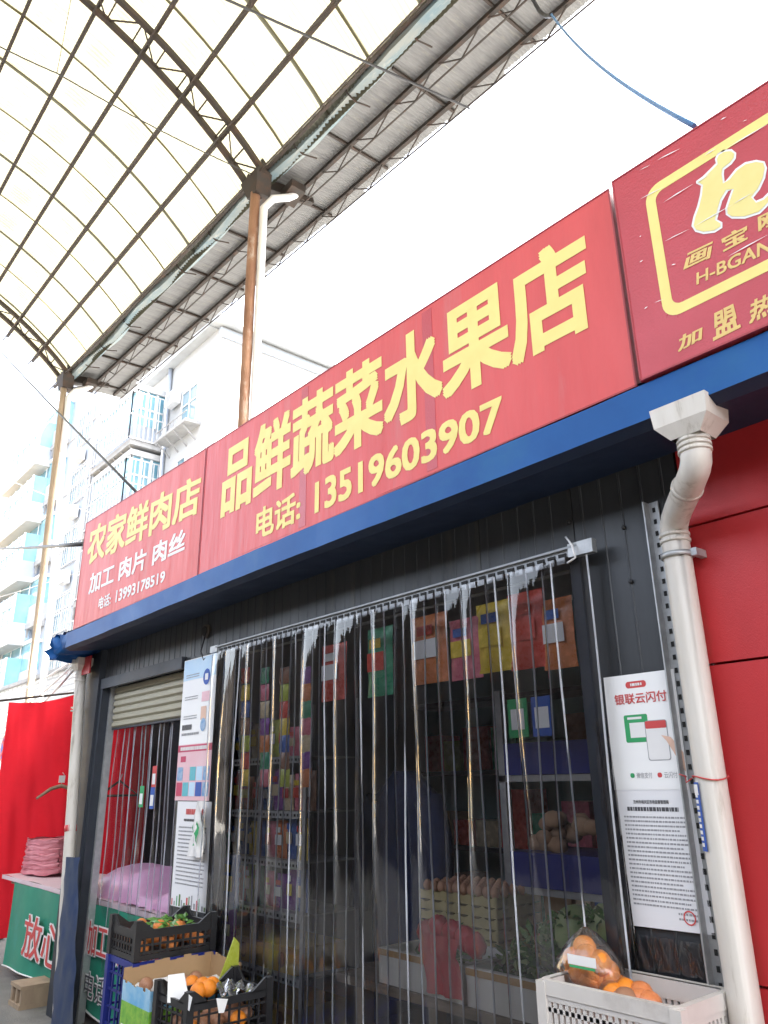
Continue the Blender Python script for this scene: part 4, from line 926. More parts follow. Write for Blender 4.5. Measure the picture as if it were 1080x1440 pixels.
# wire rack with packets at the left
rk = thing('wire_rack', (-4.4, 2.95, 0), 'punched metal shelf rack of snack packets behind the left curtain', 'rack')
rx0, rx1, ry0, ry1 = -4.72, -3.78, 2.62, 3.0
for x in (rx0, (rx0+rx1)/2, rx1):
    for y in (ry0, ry1):
        b = MB(); b.box((x-.015, y-.003, 0), (x+.015, y, 2.05)); b.box((x-.015, y, 0), (x-.012, y+.03, 2.05)); b.build('upright', 'galv', rk)
LV = [.30, .58, .88, 1.14, 1.40, 1.70]
for z in LV:
    b = MB(); b.box((rx0, ry0, z), (rx1, ry1, z+.008)); b.box((rx0, ry0-.006, z-.03), (rx1, ry0-.001, z+.01)); b.build('shelf', 'galv', rk)
    b = MB(); x = rx0+.02
    while x < rx1-.03: b.box((x, ry0-.009, z-.018), (x+.016, ry0-.0065, z-.004)); x += .036
    b.build('slot_row', 'slot', rk)
PK = ['pk_red', 'pk_orange', 'pk_yellow', 'pk_green', 'pk_blue', 'pk_pink', 'pk_brown', 'pk_cream', 'pk_lime', 'pk_purple']
def packet(x, y, z, w_, h_, d_, mn, lab, name='packet', rot=0, cat='packet', group=None):
    b = MB(); nu, nv = 6, 8
    for sgn in (-1, 1):
        b.grid(nu, nv, lambda u, v: (x+(u-.5)*w_*(1-.04*math.sin(v*math.pi)), y+sgn*d_*.5*(math.sin(math.pi*u)*math.sin(math.pi*v))**.5+random.uniform(-.003, .003), z+h_*v))
    b.cur = 1; b.add([(x-w_*.32, y-d_*.5-.004, z+h_*.35), (x+w_*.32, y-d_*.5-.004, z+h_*.35), (x+w_*.32, y-d_*.5-.004, z+h_*.62), (x-w_*.32, y-d_*.5-.004, z+h_*.62)], [(0, 1, 2, 3)])
    b.cur = 2; b.add([(x-w_*.22, y-d_*.5-.006, z+h_*.68), (x+w_*.22, y-d_*.5-.006, z+h_*.68), (x+w_*.22, y-d_*.5-.006, z+h_*.82), (x-w_*.22, y-d_*.5-.006, z+h_*.82)], [(0, 1, 2, 3)])
    acc = random.choice(['pk_cream', 'pk_yellow', 'white', 'pk_red']); 
    return tag(b.build(name, [mn, acc, random.choice(['white', 'pk_red', 'pk_blue', 'pk_yellow'])]), lab, cat, group)
CN = dict(pk_red='red', pk_orange='orange', pk_yellow='yellow', pk_green='green', pk_blue='blue', pk_pink='pink', pk_brown='brown', pk_cream='cream', pk_lime='lime', pk_purple='purple')
NUM = ['first', 'second', 'third', 'fourth', 'fifth', 'sixth', 'seventh', 'eighth', 'ninth', 'tenth']
ordn = ['lowest', 'second', 'third', 'fourth', 'fifth', 'top']
for li, z in enumerate(LV):
    x = rx0+.06; cnt = 0
    if li in (0, 1): continue
    while x < rx1-.06:
        wd = random.uniform(.07, .12); hh = random.uniform(.17, .235); mn = random.choice(PK)
        packet(x+wd/2, ry0+.07, z+.01, wd, hh, .05, mn, '%s snack packet, %s from the left on the %s shelf of the rack' % (CN[mn], NUM[cnt], ordn[li]), group='snack packets on the metal rack'); x += wd+.012; cnt += 1
for k_, (z, lab) in enumerate(((.31, 'yellow-brown carton on the lowest shelf of the metal rack'), (.59, 'yellow printed carton on the second shelf of the rack'))):
    c_ = thing('carton', (-4.3, 2.78, z), lab, 'box')
    b = MB(); b.box((-4.66, ry0+.02, z), (-3.86, ry1-.02, z+.13)); b.build('body', 'carton', c_)
    for xx in (-4.4, -4.0):
        MB().ball((xx, ry0+.018, z+.065), .045, 12, 6, (.8, .05, 1)).build('printed_roundel', 'pk_brown', c_)
    MB().box((-4.655, ry0+.012, z+.10), (-3.87, ry0+.018, z+.125)).build('tape', 'tape', c_)
# packets hanging beside the rack
for px, py, w_, h_, mn, lab in ((313, 1145, .16, .20, 'pk_red', 'red and silver packet hanging behind the first curtain strips'), (312, 1190, .2, .14, 'pk_green', 'dark green packet with white ring hanging left of the rack'), (322, 1240, .24, .30, 'pk_blue', 'blue packet with pink picture hanging left of the rack'), (320, 1305, .2, .22, 'pk_purple', 'purple packet hanging low at the left of the rack'), (320, 1090, .13, .22, 'pk_lime', 'lime packet hanging beside the pink poster'), (318, 1020, .18, .26, 'pk_orange', 'orange packet hanging high beside the posters'), (318, 960, .18, .24, 'pk_green', 'green packet hanging from the left end of the rail')):
    p = HY(px, py, W+.17); packet(p.x, p.y, p.z-h_/2, w_, h_, .04, mn, lab, 'hanging_packet')
# packets hanging under the rail
for px, py, w_, h_, mn, lab in ((470, 945, .22, .3, 'pk_red', 'red packet hanging under the curtain rail, left of the green one'), (535, 930, .2, .34, 'pk_green', 'green packet hanging under the curtain rail'), (605, 912, .24, .32, 'pk_orange', 'orange packet hanging under the middle of the curtain rail'), (655, 912, .19, .27, 'pk_pink', 'pink packet hanging between the orange and yellow ones'), (696, 895, .2, .3, 'pk_yellow', 'yellow packet hanging under the curtain rail'), (742, 885, .2, .32, 'pk_red', 'red packet with white strip hanging at the right of the rail'), (785, 890, .16, .28, 'pk_orange', 'orange packet hanging at the right end of the rail')):
    p = HY(px, py, W+.15); packet(p.x, p.y, p.z-h_/2, w_, h_, .06, mn, lab, 'hanging_packet')
hr = thing('hanging_rod', (-2.95, W+.25, 2.3), 'thin steel rod above the hanging packets inside the opening', 'rod'); MB().tube([(-4.3, W+.17, 2.345), (-1.6, W+.17, 2.345)], .008, 8).build('rod', 'galv', hr)
for px, py, mn, lab in ((728, 1008, 'inkgreen', 'green pay card hanging behind the right curtain strips'), (762, 1005, 'inkblue', 'blue pay card hanging behind the right curtain strips')):
    p = HY(px, py, W+.12); t = thing('card', p-Vector((0, 0, .08)), lab, 'card'); MB().box((p.x-.05, p.y, p.z-.08), (p.x+.05, p.y+.003, p.z+.07)).build('sheet', mn, t); rect(t, p.x-.034, p.x+.034, p.z-.05, p.z+.03, p.y-.002, 'white', 'white_panel')
# strings of sachets hung along the left half of the opening
for k_, (px, lab) in enumerate(((345, 'first'), (372, 'second'), (400, 'third'), (430, 'fourth'))):
    st_ = thing('sachet_strip', HY(px, 1010, W+.16), 'hanging strip of small sachets, %s from the left behind the curtain' % lab, 'sachets', 'sachet strips behind the left curtain strips')
    for r_ in range(7):
        p = HY(px, 950+r_*24, W+.16); mn = PK[(k_*3+r_*2) % 10]; b = MB(); b.grid(4, 4, lambda u, v: (p.x+(u-.5)*.10, p.y-.012*math.sin(math.pi*u)*math.sin(math.pi*v)+random.uniform(-.003, .003), p.z+(v-.5)*.095)); b.build('sachet', mn, st_)
# dark blue coat hanging inside
ct = thing('hanging_coat', (-3.55, 3.3, .5), 'dark navy coat hanging in the middle of the shop', 'coat')
def coat(u, v):
    t = 2*math.pi*u; z = lerp(.45, 1.62, v); wv = (.30-.03*math.sin(v*3)) if v < .82 else lerp(.29, .07, ((v-.82)/.18)**1.3)
    return (-3.62+wv*math.cos(t)*(1+.03*math.sin(t*7)), 3.25+.13*math.sin(t)*(1 if v < .9 else .6)+.015*math.sin(t*9+v*4), z)
b = MB(); b.grid(36, 16, coat); b.build('body', 'navy', ct)
for sx in (-1, 1):
    b = MB(); b.tube([(-3.62+sx*.22, 3.22, 1.46), (-3.62+sx*.33, 3.2, 1.2), (-3.62+sx*.35, 3.15, .85)], [.09, .075, .06], 12); b.build('sleeve', 'navy', ct)
# back shelves of goods
bs = thing('back_shelf', (-2.9, 4.35, 0), 'dim back shelf of boxes against the rear wall', 'shelf')
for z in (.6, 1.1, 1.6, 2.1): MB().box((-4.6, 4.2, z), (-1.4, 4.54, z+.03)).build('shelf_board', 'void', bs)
for i, z in enumerate((.632, 1.132, 1.632)):
    x = -4.5
    while x < -1.5:
        wd = random.uniform(.1, .25); MB().box((x, 4.24, z), (x+wd, 4.45, z+random.uniform(.15, .38))).build('goods_box', random.choice(PK+['cardboard', 'white', 'tealint']), bs); x += wd+.03
# low heap by the bench
tag((lambda b: (b.ball((-2.95, 2.5, .16), .2, 14, 9, (1.1, .8, .8), .05), b.build('produce_sack', 'paper2'))[1])(MB()), 'grey woven sack lying under the plank bench', 'sack')

# ------------------------------------------------------------------ meat stall in the left bay
st = thing('meat_stall', (-6.8, 2.75, 0), 'meat stall table with pale pink cover behind the shop corner post', 'table')
b = MB(); b.grid(20, 4, lambda u, v: (lerp(-8.6, -4.90, u), lerp(2.44, 3.15, v), .775+.006*math.sin(u*30))); b.build('table_cover', 'tablepink', st)
b = MB(); b.grid(20, 1, lambda u, v: (lerp(-8.6, -4.90, u), 2.438+.004*math.sin(u*40), lerp(.74, .775, v))); b.build('cover_edge', 'tablepink', st)
MB().box((-8.5, 2.5, .70), (-4.95, 3.1, .765)).build('table_board', 'wood', st)
for x in (-8.4, -5.05):
    for y in (2.55, 3.05): MB().box((x-.03, y-.03, 0), (x+.03, y+.03, .70)).build('leg', 'wood', st)
bn = thing('green_banner', (-6.3, 2.42, .08), 'green cloth banner with outlined red lettering round the meat table', 'banner')
BX0 = HY(18, 1250, 2.42).x
def banner(u, v): return Vector((lerp(BX0, -4.92, u), 2.42+.010*math.sin(u*26+v*2)-.02*(1-v)*math.sin(u*9), lerp(.07+.03*math.sin(u*5), .745, v)))
b = MB(); b.grid(40, 8, lambda u, v: banner(u, v)); b.build('cloth', 'greencloth', bn)
MB().tube([banner(i/30, 0)+Vector((0, -.006, .004)) for i in range(31)], .006, 6).build('hem', 'white', bn)
def bt(body, u0, u1, z0, z1, bold1, m1, m0):
    x0, x1 = u0, u1
    text(body, rectq(x0, x1, z0, z1, 2.385), m0, bn, bold1+.045, name='letter_outline', off=(0, 0, 0)); text(body, rectq(x0+.012, x1-.012, z0+.012, z1-.012, 2.385), m1, bn, bold1-.01, off=(0, -.004, 0))
def bx(px, py): return HY(px, py, 2.385)
a_ = bx(28, 1340); c_ = bx(80, 1310)
bt('放心', bx(28, 1350).x, bx(86, 1350).x, .22, .56, .02, 'inkred', 'white')
bt('加工肉片', bx(124, 1300).x, bx(186, 1300).x, .42, .66, .02, 'inkred', 'white'); bt('肉丝', bx(194, 1300).x, bx(232, 1300).x, .42, .66, .02, 'inkred', 'white')
bt('电话：', bx(119, 1380).x, bx(156, 1380).x, .16, .34, .0, 'ink', 'white')
bp_ = HY(66, 1216, 2.75).x
bundles = thing('pink_bundle', (-6.9, 2.6, .78), 'pile of folded pink and white bundles at the left end of meat table', 'bundle')
for k in range(7):
    z = .79+k*.042; b = MB(); ox = random.uniform(-.02, .02)
    b.grid(24, 6, lambda u, v: (bp_+ox+(.36-.02*k)*math.cos(2*math.pi*u)*(1 if 0 < v < 1 else .9)+random.uniform(-.012, .012), 2.75+.2*math.sin(2*math.pi*u)+random.uniform(-.012, .012), z+.055*math.sin(v*math.pi/2)+.008*math.sin(u*40)))
    b.build('fold', 'pinkmeat', bundles)
    MB().ball((bp_+ox, 2.75, z+.03), .33-.02*k, 14, 8, (1, .58, .1), .05).build('fold_top', 'pinkmeat', bundles)
b = MB()
def pk(u, v):
    x = lerp(-6.35, -4.90, u); h = .15+.06*math.sin(u*7)+.03*math.sin(u*17+1)
    t = v*math.pi; return (x, 2.80-.32*math.cos(t)+random.uniform(-.006, .006), .782+h*math.sin(t)**.6+random.uniform(-.007, .007))
b.grid(44, 16, pk); tag(b.build('pink_sheet', 'pinkfilm'), 'lilac pink plastic sheet heaped over goods on the meat table', 'plastic sheet')
rc = thing('red_cloth', (-8.7, 2.7, .2), 'red cloth hanging as the end wall of the meat stall', 'cloth')
XC = -8.7
ya = HX(15, 988, XC).y; zt1 = HX(15, 988, XC).z; zt2 = HX(105, 985, XC).z; yb2 = 3.9
b = MB()
def rcf(u, v):
    y = lerp(ya, yb2, u); zt_ = lerp(zt1, zt2+.25, u)-.04*abs(math.sin(u*7)); zb_ = .2
    return (XC+.05*math.sin(u*17+(1-v)*(1-u)*4)*(.35+.65*(1-v))+.03*math.sin(u*31+(1-v)*(1-u)*9)*(.4+u)+.016*math.sin(u*57+v*7)+.012*math.sin(v*16+u*22), y+.02*math.sin(v*5), lerp(zb_, zt_, v))
b.grid(60, 26, rcf); b.build('cloth', 'redcloth', rc); MB().tube([(XC, ya-.15, zt1+.005), (XC, yb2+.1, zt2+.26)], .012, 6).build('top_rod', 'steel', rc)
hg = thing('wooden_hanger', (XC+.12, 2.6, 1.7), 'wooden coat hanger hanging before the red cloth', 'hanger')
p = HX(86, 1105, XC+.15)
b = MB(); b.tube([p+Vector((0, -.23, -.12)), p+Vector((0, -.1, -.03)), p, p+Vector((0, .1, -.03)), p+Vector((0, .23, -.12))], [.012, .018, .02, .018, .012], 8); b.build('bar', 'wood', hg)
MB().tube([p, p+Vector((0, 0, .07)), p+Vector((0, .025, .1)), p+Vector((0, 0, .13))], .004, 6).build('hook', 'galv', hg); MB().box(p+Vector((-.006, -.03, .03)), p+Vector((.006, .03, .10))).build('tag', 'white', hg)
hg2 = thing('wooden_hanger', (XC+.12, 3.2, 1.75), 'red hanger seen through the left door curtain', 'hanger')
p = HX(168, 1105, XC+.15); b = MB(); b.tube([p+Vector((0, -.22, -.1)), p+Vector((0, 0, .05)), p+Vector((0, .22, -.1)), p+Vector((0, -.22, -.1))], .014, 8); b.build('bar', 'steel', hg2); MB().tube([p+Vector((0, 0, .05)), p+Vector((0, .02, .12))], .005, 6).build('hook', 'galv', hg2)
wb = thing('wooden_crate', (-7.0, 2.3, 0), 'low wooden block lying on the ground by the green banner', 'block')
p = HZ(20, 1418, 0); b = MB(); b.box((p.x-.16, p.y, 0), (p.x+.10, p.y+.25, .03)); b.box((p.x-.16, p.y, .13), (p.x+.10, p.y+.25, .155)); b.build('board', 'wood', wb)
for dx in (-.14, -.03, .08): MB().box((p.x+dx-.02, p.y+.01, .03), (p.x+dx+.02, p.y+.24, .13)).build('spacer', 'wood', wb)
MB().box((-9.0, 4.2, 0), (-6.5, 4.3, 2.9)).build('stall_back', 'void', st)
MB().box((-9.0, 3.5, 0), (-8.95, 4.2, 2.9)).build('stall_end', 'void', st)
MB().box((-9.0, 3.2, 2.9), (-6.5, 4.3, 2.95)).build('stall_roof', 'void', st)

# ------------------------------------------------------------------ background
def window(parent, x0, x1, z0, z1, y, nx=2, grille=False, gl='glass'):
    t = parent
    f = MB(); e = .06
    f.box((x0, y-.05, z0), (x1, y+.02, z0+e)); f.box((x0, y-.05, z1-e), (x1, y+.02, z1)); f.box((x0, y-.05, z0+e), (x0+e, y+.02, z1-e)); f.box((x1-e, y-.05, z0+e), (x1, y+.02, z1-e))
    for i in range(1, nx): xm = lerp(x0, x1, i/nx); f.box((xm-e/2, y-.045, z0+e), (xm+e/2, y+.015, z1-e))
    zm = lerp(z0, z1, .62); f.box((x0+e, y-.04, zm-.025), (x1-e, y+.01, zm+.025))
    o = f.build('window', 'winframe', t)
    MB().box((x0+e*.5, y-.01, z0+e*.5), (x1-e*.5, y+.0, z1-e*.5)).build('pane', gl, o)
    if grille:
        g_ = MB(); k = x0
        while k <= x1+.01: g_.box((k-.015, y-.13, z0-.05), (k+.015, y-.10, z1+.05)); k += (x1-x0)/7
        for zz in (z0-.03, lerp(z0, z1, .5), z1+.03): g_.box((x0-.02, y-.12, zz-.015), (x1+.02, y-.095, zz+.015))
        g_.build('grille', 'grille', o)
ap = thing('apartment_block', (-30, 14, 0), 'white apartment block with barred bay windows behind the shop signs', 'building')
cor = HY(303, 600, 12.0).x; jx = HY(232, 627, 12.0).x
zr = HX(470, 520, cor).z
MB().box((jx-3.2, 12.0, 0), (cor, 26, zr-.05)).build('wall', 'bwhite', ap)
b = MB(); b.prism([(cor-.3, 11.6, zr), (cor+.55, 11.6, zr-.12), (cor+.55, 11.6, zr+.05), (cor-.3, 11.6, zr+.75)], (0, 15, 0)); b.build('eaves', 'roofgrey', ap)
MB().box((cor+.02, 11.9, zr-.55), (cor+.12, 26, zr-.18)).build('cornice', 'bwhite2', ap)
MB().box((jx-4, 11.6, zr-.05), (cor-.3, 26, zr+.3)).build('roof', 'roofgrey', ap)
for k in range(-1, 6):
    wz0 = HY(255, 612, 12).z+.15-3.0*(k-1)
    if wz0 < 1 or wz0 > zr-1.5: continue
    wx0_ = HY(255, 590, 12).x; wx1_ = HY(277, 590, 12).x
    window(ap, wx0_, wx1_, wz0, wz0+1.75, 11.99, 2)
    l = MB(); l.box((wx0_-1.0, 11.35, wz0-.32), (wx1_+.35, 12, wz0-.2)); 
    for i in range(8): l.box((wx0_-.95+i*.32, 11.37, wz0-.2), (wx0_-.92+i*.32, 11.40, wz0+.12))
    l.box((wx0_-1.0, 11.36, wz0+.1), (wx1_+.35, 11.40, wz0+.13))
    for i in range(4): l.bar((wx0_-.8+i*.75, 11.4, wz0-.32), (wx0_-.8+i*.75, 12, wz0-.85), .05)
    l.build('ledge', 'conc', ap)
by = HX(181, 614, jx).y; bx0_ = HY(125, 650, by).x
for k in range(-1, 6):
    z0_ = HX(181, 614, jx).z-3.0*k
    if z0_ < 0 or z0_ > zr-2.4: continue
    t = ap
    m_ = MB(); m_.box((bx0_, by+.1, z0_-.25), (jx-.05, 12, z0_)); m_.build('bay_floor', 'conc', t)
    m_ = MB(); m_.box((bx0_+.15, by+.25, z0_), (jx-.2, 12, z0_+.75)); m_.build('bay_wall', 'bwhite2', t)
    m_ = MB(); m_.box((bx0_+.2, by+.3, z0_+.75), (jx-.25, 12, z0_+2.35)); bo = m_.build('bay_glass', 'glassblue', t)
    m_ = MB(); m_.box((bx0_+.1, by+.2, z0_+2.35), (jx-.15, 12, z0_+2.6)); m_.build('bay_top', 'bwhite', t)
    fr = MB()
    for i in range(5): xx = lerp(bx0_+.2, jx-.25, i/4); fr.box((xx-.05, by+.24, z0_+.7), (xx+.05, by+.32, z0_+2.4))
    for i in range(4): yy = lerp(by+.3, 12, i/3); fr.box((jx-.27, yy-.05, z0_+.7), (jx-.2, yy+.05, z0_+2.4))
    fr.box((bx0_+.2, by+.25, z0_+1.5), (jx-.25, by+.31, z0_+1.58)); fr.box((jx-.26, by+.3, z0_+1.5), (jx-.21, 12, z0_+1.58)); fr.build('bay_frame', 'winframe', t)
    g_ = MB(); nb = 14
    for i in range(nb+1): xx = lerp(bx0_, jx, i/nb); g_.box((xx-.02, by-.02, z0_-.05), (xx+.02, by+.02, z0_+2.1))
    for i in range(9): yy = lerp(by, 12, i/8); g_.box((jx-.02, yy-.02, z0_-.05), (jx+.02, yy+.02, z0_+2.1))
    for zz in (z0_, z0_+1.05, z0_+2.1): g_.box((bx0_, by-.025, zz-.025), (jx, by+.0, zz+.025)); g_.box((jx-.0, by, zz-.025), (jx+.025, 12, zz+.025))
    g_.build('bay_grille', 'grille', t)
    for i in range(6): 
        xx = lerp(bx0_+.2, jx-.3, i/5); MB().bar((xx, by+.15, z0_-.25), (xx, by+.9, z0_-.9), .05).build('bay_bracket', 'conc', t)
MB().tube([(jx+.12, 11.9, 0), (jx+.12, 11.9, zr)], .09, 8).build('rain_pipe', 'bwhite2', ap)
# stepped left half of the flats
ap2 = thing('apartment_block', (-38, 13, 0), 'white tiled flats further left with barred windows in a column', 'building')
sx1 = HY(128, 700, 10.8).x; sx0 = HY(84, 700, 10.8).x
zr2 = HY(105, 540, 10.8).z
MB().box((sx0-1.2, 10.8, 0), (sx1, 20, zr2)).build('wall', 'bwhite2', ap2)
for (pxa, pya, pxb, pyb) in ((112, 584, 130, 620), (101, 665, 122, 700), (90, 750, 110, 787), (78, 842, 100, 882), (66, 940, 86, 967)):
    a = HY(pxa, (pya+pyb)/2, 10.8); c_ = HY(pxb, (pya+pyb)/2, 10.8); zc_ = a.z*.5+c_.z*.5
    window(ap2, a.x, c_.x, zc_-.85, zc_+.85, 10.79, 2, True)
MB().tube([(sx1-.1, 10.7, 0), (sx1-.1, 10.7, zr2-1)], .06, 8).build('rain_pipe', 'conc', ap2)
for zz in range(3, int(zr2), 3): MB().box((sx0-1.2, 10.77, zz-.05), (sx1, 10.8, zz+.02)).build('floor_band', 'conc', ap2)
ap3 = thing('glass_balcony_block', (-40, 9, 0), 'pale blue block with stacked glazed balconies at the left edge', 'building')
gx1 = HY(82, 640, 10.35).x; gx0 = HY(45, 640, 10.35).x
zt3 = HY(65, 575, 10.35).z
MB().box((gx0-8, 10.85, 0), (gx1+.2, 18, zt3-.3)).build('wall', 'bwhite2', ap3)
k = 0; z = HY(65, 632, 10.35).z
while z > -2:
    m_ = MB(); m_.box((gx0, 10.35, z-.35), (gx1, 10.85, z-.1)); m_.build('balcony_floor', 'conc', ap3)
    m_ = MB(); m_.box((gx0+.05, 10.40, z-.1), (gx1-.05, 10.85, z+.75)); m_.build('balcony_wall', 'bwhite', ap3)
    m_ = MB(); m_.box((gx0+.08, 10.43, z+.75), (gx1-.08, 10.85, z+2.0)); m_.build('balcony_glass', 'glassblue', ap3)
    m_ = MB()
    for i in range(4): xx = lerp(gx0+.08, gx1-.08, i/3); m_.box((xx-.05, 10.37, z+.7), (xx+.05, 10.359, z+2.05))
    m_.box((gx0, 10.36, z+2.0), (gx1, 10.85, z+2.15)); m_.build('balcony_frame', 'winframe', ap3)
    for i in range(5): xx = lerp(gx0+.2, gx1-.2, i/4); MB().prism([(xx, 10.37, z-.35), (xx+.12, 10.37, z-.35), (xx+.06, 10.37, z-.75)], (0, .1, 0)).build('drip_bracket', 'conc', ap3)
    z -= 3.1
ap4 = thing('glass_balcony_block', (-45, 8, 0), 'blue glazed balconies on the farthest block at the picture edge', 'building')
hx1 = HY(48, 660, 9.7).x; hx0 = hx1-6; z = HY(30, 665, 9.7).z
MB().box((hx0-10, 10.6, 0), (hx1+.1, 16.5, z+2.2)).build('wall', 'bwhite2', ap4)
while z > -2:
    m_ = MB(); m_.box((hx0, 9.7, z-.25), (hx1, 10.6, z)); m_.build('balcony_floor', 'bwhite', ap4)
    m_ = MB(); m_.box((hx0, 9.75, z), (hx1-.05, 10.6, z+.8)); m_.build('balcony_wall', 'bwhite2' if int(z) % 2 else 'sky_print', ap4)
    m_ = MB(); m_.box((hx0, 9.78, z+.8), (hx1-.08, 10.6, z+2.2)); m_.build('balcony_glass', 'glassblue', ap4)
    m_ = MB()
    for i in range(7): xx = lerp(hx0, hx1-.08, i/6); m_.box((xx-.05, 9.72, z+.75), (xx+.05, 9.79, z+2.2))
    m_.box((hx0, 9.72, z+1.6), (hx1-.05, 9.79, z+1.68)); m_.build('balcony_frame', 'winframe', ap4)
    z -= 3.05
# air conditioners
for par, px, py, yy in ((ap, 268, 640, 11.6), (ap2, 96, 720, 10.4), (ap2, 106, 640, 10.4), (ap2, 84, 812, 10.4), (ap, 238, 560, 11.6)):
    p = HY(px, py, yy); b = MB(); b.box((p.x-.4, yy, p.z-.28), (p.x+.4, yy+.32, p.z+.28)); o_ = b.build('air_conditioner', 'winframe', par)
    pts = [Vector((p.x-.1+.22*math.cos(R(t)), yy-.004, p.z+.22*math.sin(R(t)))) for t in range(0, 360, 20)]; MB().add(pts, [list(range(18))]).build('fan_grille', 'conc', o_)
# low white brick building behind the stall
lw = thing('brick_outbuilding', (-15, 6, 0), 'low white painted brick building behind the red cloth', 'building')
za = HY(70, 950, 5.6).z
MB().box((-30, 5.6, 0), (-9.5, 8.0, za)).build('wall', 'wbrick', lw); MB().box((-30.1, 5.5, za), (-9.4, 8.1, za+.08)).build('coping', 'conc', lw)
# no stopping sign and notice board beside the left pole
p = HY(9, 1052, 4.9)
ns = thing('road_sign', (p.x, p.y, 0), 'round blue no stopping sign with red ring left of the red cloth', 'sign')
MB().tube([(p.x, p.y, 0), (p.x, p.y, p.z+.3)], .03, 10).build('post', 'galv', ns)
def disc(r_, yy, mn, nm): pts = [Vector((p.x+r_*math.cos(R(t)), p.y+yy, p.z+r_*math.sin(R(t)))) for t in range(0, 360, 15)]; MB().prism(pts, (0, .004, 0)).build(nm, mn, ns)
disc(.30, -.04, 'inkred', 'ring'); disc(.24, -.046, 'inkblue', 'disc')
for sg in (-1, 1): MB().bar((p.x-.17, p.y-.05, p.z-.17*sg), (p.x+.17, p.y-.05, p.z+.17*sg), .008, .06).build('cross_bar', 'inkred', ns)
p = HY(4, 1110, 5.2)
nb_ = thing('notice_board', (p.x, p.y, 0), 'white notice board with red heading at the left picture edge', 'board')
MB().box((p.x-.8, p.y, p.z-.9), (p.x+.25, p.y+.05, p.z+.6)).build('panel', 'white', nb_); MB().box((p.x-.8, p.y-.004, p.z+.2), (p.x+.25, p.y-.001, p.z+.42)).build('red_heading', 'inkred', nb_)
for dx in (-.7, .15): MB().box((p.x+dx, p.y+.051, 0), (p.x+dx+.05, p.y+.09, p.z+.5)).build('leg', 'galv', nb_)
# parked motorbike, only its wheel reaches the picture
p = HZ(3, 1322, 0); mbk = thing('motorbike', (p.x-.3, p.y, 0), 'parked motorbike whose front wheel shows left of the red cloth', 'motorbike')
cx, cy_ = p.x-.1, p.y
b = MB(); b.tube([(cx+.25*math.cos(R(t)), cy_, .29+.25*math.sin(R(t))) for t in range(0, 361, 15)], .045, 8, False); b.build('tyre', 'tyre', mbk)
b = MB()
for t in range(0, 360, 60): b.bar((cx, cy_, .29), (cx+.22*math.cos(R(t)), cy_, .29+.22*math.sin(R(t))), .025)
b.ball((cx, cy_, .29), .05, 8, 6); b.build('rim', 'galv', mbk)
MB().tube([(cx, cy_-.06, .29), (cx-.22, cy_-.06, .95), (cx-.26, cy_, 1.05)], .025, 8).build('fork', 'galv', mbk)
b = MB(); b.tube([(cx-.25, cy_, .7), (cx-.6, cy_, .6), (cx-1.2, cy_, .75)], [.1, .16, .1], 10); b.build('body', 'black', mbk)
b = MB(); b.tube([(cx-1.3+.25*math.cos(R(t)), cy_, .29+.25*math.sin(R(t))) for t in range(0, 361, 15)], .045, 8, False); b.build('tyre', 'tyre', mbk)
MB().tube([(cx-.27, cy_-.3, 1.08), (cx-.26, cy_, 1.05), (cx-.27, cy_+.3, 1.08)], .018, 8).build('handlebar', 'black', mbk)
# unseen row added across the street to darken what the curtain mirrors
op = thing('added_opposite_shops', (4, -9, 0), 'unseen dark brick shop row added across the street for curtain reflections', 'building')
MB().box((-62, -14, 0), (30, -6.0, 5.2)).build('wall', 'darkbrick', op)
for i in range(28):
    x = -60+i*3.2; MB().box((x, -5.999, .1), (x+2.4, -5.94, 2.4)).build('shutter', random.choice(['void', 'darkbrick', 'slot', 'slot']), op)
    MB().box((x-.1, -6.0, 2.6), (x+2.6, -5.8, 3.3)).build('fascia', random.choice(['void', 'darkbrick', 'slot']), op)
ob2 = thing('added_ochre_building', (-46, -6, 0), 'unseen ochre building added at the left street end for gold curtain reflections', 'building')  # out of view, added so the curtain strips mirror warm gold
MB().box((-56, -5.9, 0), (-44, 5, 9)).build('wall', 'oppwall', ob2)
for i in range(4):
    for zz in (.3, 3.4, 6.3): MB().box((-43.999, -5.5+i*2.6, zz), (-43.94, -4.1+i*2.6, zz+1.7)).build('window', 'glass', ob2)

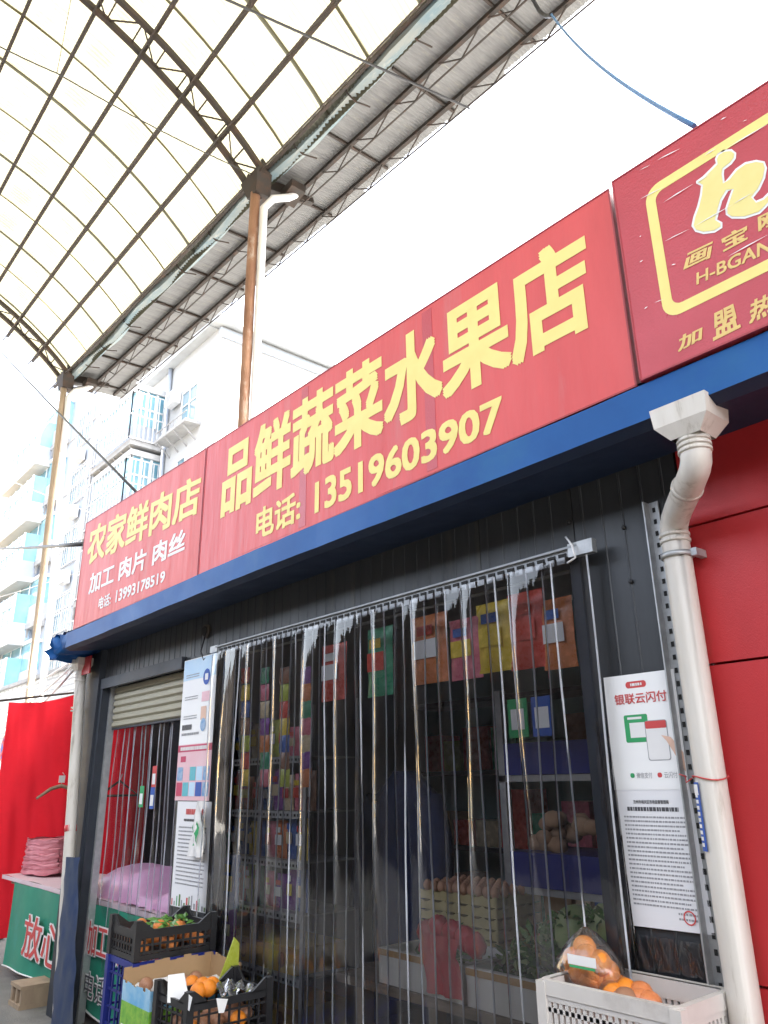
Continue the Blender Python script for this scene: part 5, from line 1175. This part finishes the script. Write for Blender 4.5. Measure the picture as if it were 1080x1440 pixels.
# ------------------------------------------------------------------ cables
def cable(pts, r, mn, lab, sag=0.0, n_=16, name='cable'):
    out = []
    for a, c_ in zip(pts[:-1], pts[1:]):
        for i in range(n_): t = i/n_; q_ = lerp(Vector(a), Vector(c_), t); q_ = q_-Vector((0, 0, sag*4*t*(1-t))); out.append(q_)
    out.append(Vector(pts[-1])); b = MB(); b.tube(out, r, 6); return tag(b.build(name, mn), lab, 'cable')
e = HY(978, 184, S+.04); s_ = HY(750, 0, 5.3); mid = HY(870, 95, (S+5.3)/2+.2)
far = e+(s_-e)*1.8
cable([far, s_, lerp(s_, e, .3)], .022, 'cable', 'thick black cable bundle crossing the grey eaves at the top', .1)
cable([lerp(s_, e, .3), e+Vector((0, 0, .02))], .009, 'bluecable', 'blue cable drooping from the canopy eaves to the right sign', .12)
a = HZ(320, 0, 9.0); c_ = HZ(655, 150, 9.5); cable([a+(a-c_)*.8, c_+Vector((0, 0, .0)), c_+(c_-a)*.02], .014, 'cable', 'black wire crossing under the canopy towards the grey eaves', .0)
a = HZ(0, 58, 9.3); c_ = HY(355, 245, 4.3); cable([a+(a-c_)*.3, HZ(80, 103, 9.4), c_], .008, 'cable', 'thin black wire running under the cream sheets to the rusty pole', .06)
p = HZ(80, 103, 9.4); cable([p, p+Vector((.1, 0, 1.6))], .004, 'cable', 'hair thin wire hanging from the cream canopy sheets')
a = HY(0, 490, 3.2); c_ = HY(192, 692, S+.2); cable([a+(a-c_)*.5, c_], .012, 'cable', 'dark wire slanting down to the top of the butcher sign', .05)
a = HY(0, 770, 4.4); c_ = HY(118, 765, S+.2); cable([a+(a-c_)*.8, c_], .02, 'cable', 'level grey wire reaching the left edge of the butcher sign', .03)
for k_, (pa, pb_, lab) in enumerate((((0, 960), (108, 925), 'uppermost of the slack wires sagging beside the left pole'), ((0, 985), (108, 930), 'middle of the slack wires sagging beside the left pole'), ((0, 1000), (105, 940), 'lowest of the slack wires sagging beside the left pole'))):
    a = HY(*pa, 4.2); c_ = HY(*pb_, 2.6); cable([a+(a-c_)*.6, c_], .014, 'white', lab, .25+.08*k_)
for pa, pb_, lab in (((0, 668), (128, 720), 'thin pale wire crossing the flats above the level wire'), ((0, 838), (120, 800), 'thin pale wire crossing the flats below the level wire')):
    a = HY(*pa, 6.5); c_ = HY(*pb_, 5.2); cable([a+(a-c_)*.5, c_+(c_-a)*.3], .01, 'conc', lab, .05)
